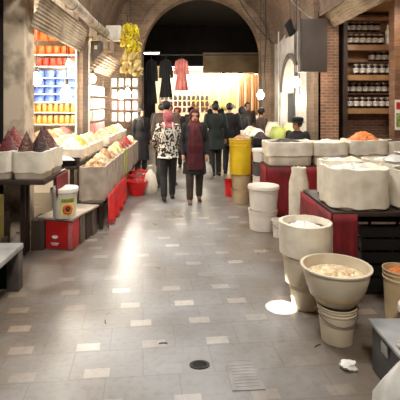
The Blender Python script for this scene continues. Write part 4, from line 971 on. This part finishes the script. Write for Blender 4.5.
for i, (x, y, z, h, w, lb) in enumerate(((2.20, 9.0, 3.12, .34, .10, 'small black cloth hanging high on the right wall beside the sign box'),)):
    bm = BM(); n = 24; rings = []
    for q, zz in ((.12, 1), (.4, .9), (.95, .62), (1, .4), (.55, .16), (.15, 0)): rings.append([(w*q*math.cos(2*PI*k/n)*(1+.5*nz(k*.5, zz*3, i))+.03*math.sin(zz*7), .05*q*math.sin(2*PI*k/n), h*zz+.06*nz(k*.4, zz, 2)) for k in range(n)])
    ringmesh(bm, rings); o = link('hanging_cloth', bm, W['blackcloth'], loc=(x, y, z)); tag(o, lb, 'cloth')
    cable('thin cord holding up the small black cloth', [(x, y, z+h-.02), (x, y, z+h+.3), (x-.05, y, 4.25)], .006)

# ------------------------------------------------------------------ far hall goods
t = thing('clothes_rail', 'dark metal clothes rail across the arch opening', 'rail', (.47, 12.45, 3.12))
link('rail_bar', tube(BM(), [(-1.66, 0, 0), (1.66, 0, 0)], .02, 10), W['black'], t)
def garment(name, label, x, y, ztop, w, h, m, flare=1.2, sleeves=True):
    bm = BM(); n = 32; rings = []
    for q, zz in ((.25, 1), (.42, .985), (.95, .93), (.80, .80), (.72, .55), (.85*flare, .2), (1.0*flare, 0)):
        rings.append([(w/2*q*math.cos(2*PI*k/n)*(1+.04*math.sin(k*2.1)), .09*q*math.sin(2*PI*k/n)*(1+.25*math.sin(k*1.9)), h*zz) for k in range(n)])
    ringmesh(bm, rings)
    t = thing(name, label, 'garment', (x, y, ztop-h)); link('garment_body', bm, W[m], t)
    if sleeves:
        for s in (-1, 1): bm = BM(); tube(bm, [(s*w*.40, 0, h*.92), (s*w*.50, -.01, h*.7), (s*w*.52, 0, h*.5)], [.045, .045, .045], 10); link('sleeve', bm, W[m], t)
    link('hanger', tube(BM(), [(0, 0, h*.99), (0, 0, h+.05), (.02, 0, h+.09), (0, 0, h+.11)], .006, 6), W['greymetal'], t)
    return t
garment('hanging_dress', 'pink dress hanging from the rail in the arch', -.10, 12.45, 3.01, .34, .92, 'pinkdress')
garment('hanging_coat', 'long black coat hanging from the rail left of the pink dress', -.55, 12.45, 3.01, .32, 1.12, 'blackcloth')
garment('hanging_coat', 'black coat hanging at the left end of the arch rail', -.975, 12.45, 3.01, .29, 1.3, 'blackcloth')
rack('low rack of small pink packets at the front of the far shop', -1.1, 1.05, 18.7, [1.35, 1.62, 1.89], 2.15)
p = single('small_pink_packet', packet(.14, .20, .08), W['pink'], 'small pink packet on the front rack of the far shop', 'packet', 'pink packets in the far shop'); rowof(p, xs(-1.0, .95, 11), 18.68, [1.35, 1.62], seed=21)
p = single('small_pale_packet', packet(.14, .20, .08), W['palepack'], 'small pale packet on top of the front rack of the far shop', 'packet', 'pale packets in the far shop'); rowof(p, xs(-1.0, .95, 11), 18.68, [1.89], seed=22)
t = thing('textile_rail', 'metal rail holding the hanging textiles in the far shop', 'rail', (1.6, 19.4, 3.1)); link('rail_bar', tube(BM(), [(-1.98, 0, 0), (1.98, 0, 0)], .02, 8), W['greymetal'], t)
for sx in (-1.5, 1.5): link('hook', tube(BM(), [(sx, 0, 0), (sx, 0, .3)], .01, 6), W['greymetal'], t)
for i in range(5):
    x = .28+i*.42
    drape('hanging_textile', '%s yellow textile hanging in the far shop counted from the left' % names[i].split(' ')[0], 'textile', (x, 19.4, 0), (x+.34, 19.4, 0), 3.075, 1.5-.1*(i % 2), 'yeltex', .035, 3, i)
for i in range(3):
    x = 2.42+i*.30
    drape('hanging_textile', '%s orange textile hanging at the right of the far shop' % ('left', 'middle', 'right')[i], 'textile', (x, 19.25, 0), (x+.24, 19.25, 0), 3.05, 1.2, 'oratex', .04, 2.5, i+9)
table('low pale counter across the front of the far shop', -1.1, 3.2, 18.95, 19.2, .9, 'shelfwood')

# ------------------------------------------------------------------ right stalls, nearest first
table('near right counter with dark legs carrying the big white tubs', 1.27, 2.9, 3.68, 4.65, .775, 'darkwood', .04, inset=.08)
# red cloth wrapped round the near corner
drape('table_cloth', 'dark red cloth along the corridor side of the near right counter', 'cloth', (1.255, 4.65, 0), (1.255, 3.68, 0), .76, .28, 'red', .012, 5, 1)
drape('table_cloth', 'dark red cloth on the near end corner of the right counter', 'cloth', (1.262, 3.665, 0), (1.47, 3.665, 0), .76, .22, 'red', .012, 2, 4)
big = [(1.545, 3.96, .52, .52, .345, 'big white lined tub at the near corner of the right counter', 5), (1.575, 4.39, .40, .31, .35, 'white lined tub behind the big corner tub on the right counter', 8), (2.11, 3.98, .52, .50, .33, 'big white lined tub right of the corner tub', 11), (2.09, 4.44, .46, .36, .35, 'white lined tub at the back of the right counter', 14)]
for x, y, w, d_, h, lb, sd in big:
    boxthing('lined_tub', lb, 'tub', (x, y, .775), w, d_, h, 'cream', 'liner', seed=sd, e=3.6, hem=.06, taper=.97, crinkle=1.2, group='big lined tubs on the right counter', fill=.9)
    heap('pale heap inside the '+lb, H['white'], (x, y, .775+h*.9), w*.43, d_*.43, .05, e=3.6, seed=sd)
bagthing('crumpled clear plastic bag lying on the tub right of the corner', (1.98, 3.95, 1.155), .30, .26, .10, 'bagclear', 31)
t = thing('black_crate', 'black slatted plastic crate under the near right counter', 'crate', (2.0, 4.1, 0))
bm = BM(); box(bm, -.42, .42, -.26, .26, 0, .03)
for k in range(5): [box(bm, *v) for v in ((-.42, .42, -.26, -.24, .05+k*.115, .14+k*.115), (-.42, .42, .24, .26, .05+k*.115, .14+k*.115), (-.42, -.40, -.24, .24, .05+k*.115, .14+k*.115), (.40, .42, -.24, .24, .05+k*.115, .14+k*.115))]
for sx in (-.41, -.14, .14, .41):
    for sy in (-.235, .235): box(bm, sx-.012, sx+.012, sy-.012, sy+.012, 0, .61)
link('crate_shell', bm, W['black'], t)
# stack: pail + basin
bucket('small cream pail with wire handle upside of the floor supporting the wide basin', (1.095, 3.10, 0), .135, .262, 'cream', .80, group='cream pails on the right floor')['label'] = 'small cream pail with wire handle under the wide cream basin'
t = thing('wide_basin', 'wide cream basin standing on the small pail with wire handle', 'basin', (1.095, 3.12, .264))
bm = BM(); lathe(bm, [(.003, .0), (.12, 0), (.135, .006), (.175, .06), (.205, .12), (.228, .20), (.236, .255), (.250, .258), (.250, .268), (.230, .268), (.220, .20), (.196, .12), (.165, .06), (.125, .014), (.003, .012)], seg=48); link('bowl', bm, W['cream'], t)
bm = BM(); lathe(bm, [(.180, .060), (.186, .066), (.193, .095), (.190, .10)], seg=48); link('band', bm, W['beigebk'], t)
heap('pale goods heaped in the wide cream basin', H['pale'], (1.095, 3.12, .264+.195), .214, .214, .035, e=2, seed=71)
# stack behind
bucket('cream pail on the floor under the tall lined tub', (1.02, 3.62, 0), .14, .20, 'cream', .84, handle=False, group='cream pails on the right floor')
t = thing('tall_tub', 'tall cream tub with plastic lining standing on a cream pail', 'tub', (1.015, 3.63, .202)); t.scale = (.95, .95, 1)
bm = BM(); lathe(bm, [(.003, 0), (.165, 0), (.175, .006), (.190, .20), (.196, .205), (.205, .24), (.198, .245), (.212, .49), (.220, .492), (.220, .505), (.206, .505), (.190, .30), (.003, .30)], seg=44); link('shell', bm, W['cream'], t)
bm = BM(); n = 44; ringmesh(bm, [[(r_*math.cos(2*PI*i/n)*(1+.03*nz(math.cos(2*PI*i/n)*5, math.sin(2*PI*i/n)*5, z*8)), r_*math.sin(2*PI*i/n)*(1+.03*nz(math.cos(2*PI*i/n)*5, math.sin(2*PI*i/n)*5+4, z*8)), z+dz*nz(i*.5, 3)) for i in range(n)] for r_, z, dz in ((.188, .46, 0), (.20, .512, .008), (.229, .508, .006), (.231, .42, .006), (.222, .25, .008))], False, False); link('liner', bm, W['liner'], t)
heap('white goods filling the tall cream tub', H['white'], (1.015, 3.63, .202+.44), .165, .18, .05, e=2, seed=73)
sackthing('tall narrow white sack standing before the red stand on the right', (1.31, 4.95, 0), .115, .97, 'sack', seed=5, mouth=.7)
# under-counter pails
bucket('orange rimmed beige pail under the near right counter', (1.70, 3.40, 0), .125, .40, 'beigebk', .86, handle=False, name='bucket'); heap('orange dried fruit filling the beige pail', H['orange'], (1.70, 3.40, .33), .112, .112, .075, e=2, seed=75)
bucket('small cream pail at the right edge beside the steel box', (1.655, 3.06, 0), .115, .245, 'cream', .84, group='cream pails on the right floor', lid='white')
# steel box
t = thing('steel_box', 'low steel topped box at the bottom right corner', 'box', (1.56, 2.57, 0))
link('box_body', box(BM(), -.36, .38, -.19, .19, 0, .295, .008), W['darkgrey'], t)
link('lid', box(BM(), -.38, .40, -.205, .205, .295, .318, .006), W['steel'], t)
link('hasp', box(BM(), -.372, -.36, -.04, .04, .20, .27, .003), W['steel'], t)
bagthing('crumpled translucent plastic bag against the steel box at bottom right', (1.10, 2.08, 0), .36, .30, .52, 'bagclear', 23)
# litter, drain, plate
bm = BM(); ret = bmesh.ops.create_icosphere(bm, subdivisions=3, radius=.04)
for v in bm.verts: v.co *= 1+.7*nz(v.co.x*40, v.co.y*40, v.co.z*40); v.co.z = max(v.co.z*.7+.022, 0); v.co.x *= 1.3
o = link('crumpled_paper', bm, W['paper'], loc=(1.055, 2.76, 0)); tag(o, 'crumpled white paper scrap on the floor left of the steel box', 'litter')
t = thing('floor_drain', 'small dark iron drain grate set in the paving', 'drain', (.095, 2.80, 0), math.radians(4))
bm = BM(); lathe(bm, [(.055, .0), (.078, 0), (.078, .006), (.055, .006), (.055, 0)], seg=24, sy=.75); link('drain_rim', bm, W['grate'], t)
bm = BM(); [box(bm, -.052, .052, y-.004, y+.004, .0, .005) for y in (-.03, -.015, 0, .015, .03)]; link('bars', bm, W['grate'], t)
bm = BM(); lathe(bm, [(.002, .002), (.056, .002)], seg=24, sy=.75); link('drain_hole', bm, W['grate'], t); t.scale = (.85, .8, 1)
t = thing('access_cover', 'pale square access cover in the paving right of the drain', 'cover', (.37, 2.70, 0), math.radians(4))
link('cover_plate', box(BM(), -.09, .09, -.14, .14, 0, .004), W['plate'], t)
bm = BM(); [box(bm, -.075, .075, y-.006, y+.006, .004, .0055) for y in (-.11, -.08, -.05, -.02, .01, .04, .07, .10)]; link('ridges', bm, W['cover'], t)
link('cover_rim', box(box(box(box(BM(), -.10, -.09, -.15, .15, 0, .005), .09, .10, -.15, .15, 0, .005), -.09, .09, -.15, -.14, 0, .005), -.09, .09, .14, .15, 0, .005), W['plate'], t)
for i, (x, y, a, lb) in enumerate(((-.155, 3.05, .2, 'dark twig on the paving left of the drain'), (-.62, 3.35, 1.9, 'short dark twig on the paving towards the low bench'), (.93, 3.02, .7, 'dark scrap on the paving near the small pail'))):
    o = link('twig', tube(BM(), [(-.03, 0, .004), (-.01, .004, .005), (.03, -.004, .004)], .0035, 6), W['darkcard'], loc=(x, y, 0), rotz=a); tag(o, lb, 'litter')

# second right stall
table('second right stall counter carrying a row of white boxes', 1.18, 3.4, 6.15, 6.70, .81, 'darkwood', .04)
drape('table_cloth', 'dark red cloth on the front of the second right stall counter', 'cloth', (1.17, 6.13, 0), (2.3, 6.13, 0), .80, .05, 'red', .018, 7, 3)
drape('table_cloth', 'dark red cloth on the corridor side of the second right stall', 'cloth', (1.165, 6.68, 0), (1.165, 6.15, 0), .80, .10, 'red', .014, 4, 5)
RB = [(1.52, 6.42, .66, .50, .33, 'dark', 'wide white box of dark goods at the corridor end of the second stall'), (2.12, 6.44, .50, .48, .32, 'white', 'white box second from the corridor on the second stall'), (2.67, 6.44, .55, .48, .35, 'orange', 'white box of orange goods on the second stall'), (3.20, 6.44, .46, .48, .33, 'dark', 'white box of dark goods at the shop end of the second stall')]
for i, (x, y, w, d_, h, hm, lb) in enumerate(RB):
    boxthing('white_box', lb, 'box', (x, y, .81), w, d_, h, 'sack', 'liner', seed=20+i*4, e=8, hem=.45, taper=.95, crinkle=.6, group='white boxes on the second right stall', fill=.88)
    heap('%s in the %s' % ({'dark': 'dark heap', 'white': 'white heap', 'orange': 'orange dried fruit heap'}[hm], lb), H[hm], (x, y, .81+h*.88), w*.43, d_*.43, .16 if hm == 'orange' else .07, e=5, seed=90+i)
# floor tubs beside it
def two(label1, label2, x, y, r, h1, h2, m1='cream', m2='cream', grp=None, lid=None):
    bucket(label1, (x, y, 0), r*.96, h1, m1, .92, handle=False, group=grp); bucket(label2, (x+.008, y-.006, h1+.002), r, h2, m2, .90, handle=False, group=grp, lid=lid)
two('lower white tub of the pair on the floor before the second stall', 'upper white tub of the pair before the second stall, plastic over its top', 1.06, 5.86, .20, .27, .31, 'white', 'white', 'white tubs on the right floor', 'white')
bucket('small white pail in front of the pair of white tubs', (1.215, 5.50, 0), .10, .22, 'white', .86, handle=True, name='bucket')
bucket('lower white drum under the dark grey pail', (1.245, 6.93, 0), .15, .55, 'white', .95, handle=False)
bucket('dark grey pail standing between white drum and white top pail', (1.245, 6.93, .552), .16, .22, 'darkgrey', .92, handle=False)
bucket('white pail with lid on top of the dark grey pail', (1.245, 6.93, .774), .155, .19, 'white', .92, handle=False, lid='white')
# yellow drum on beige drum
two('lower beige drum under the beige drum carrying the yellow drum', 'upper beige drum under the yellow drum', .95, 7.42, .155, .24, .25, 'beigebk', 'beigebk', 'beige drums under the yellow drum')
t = bucket('bright yellow drum on the beige drums at the right edge of the walkway', (.95, 7.42, .498), .185, .60, 'yellow', .97, handle=False, name='yellow_drum')
heap('tan brown heap on top of the yellow drum', H['tan'], (.95, 7.42, .498+.54), .165, .165, .12, e=2, seed=101)
bucket('red plastic pail half hidden behind the beige drums', (.86, 7.95, 0), .13, .3, 'redplastic', .86, handle=False)
# third right stall
table('third right stall counter further back along the right', 1.18, 2.35, 7.72, 10.0, .86, 'darkwood', .04)
drape('table_cloth', 'dark red cloth on the front of the third right stall', 'cloth', (1.18, 7.70, 0), (2.3, 7.70, 0), .84, .05, 'red', .018, 6, 8)
TB = [(1.40, 7.98, .34, .34, .20, 'dark', 'dark bowl like box of raisins at the near corridor corner of the third stall'), (1.42, 8.42, .40, .40, .24, 'white', 'white box of white goods on the third stall'), (1.42, 8.88, .40, .40, .24, 'pale', 'white box of pale nuts on the third stall'), (1.42, 9.34, .40, .40, .24, 'white', 'white box of sugar at the far end of the third stall')]
for i, (x, y, w, d_, h, hm, lb) in enumerate(TB):
    boxthing('stall_box', lb, 'box', (x, y, .86), w, d_, h, 'black' if i == 0 else 'sack', 'black' if i == 0 else 'liner', seed=40+i*4, e=5, hem=.45, taper=.9, fill=.88, group='boxes on the third right stall')
    heap('heap filling the '+lb, H[hm], (x, y, .86+h*.88), w*.42, d_*.42, .14, e=4, seed=110+i)
sackthing('pale green sack standing on the third right stall', (1.72, 8.05, .86), .13, .42, 'green', seed=3, mouth=.75)
sackthing('pale yellow sack standing on the third right stall beside the seller', (1.99, 8.05, .86), .14, .50, 'palyel', seed=6, mouth=.6)
sackthing('white sack standing on the third right stall behind the green one', (1.75, 8.55, .86), .15, .48, 'sack', seed=9, mouth=.7)
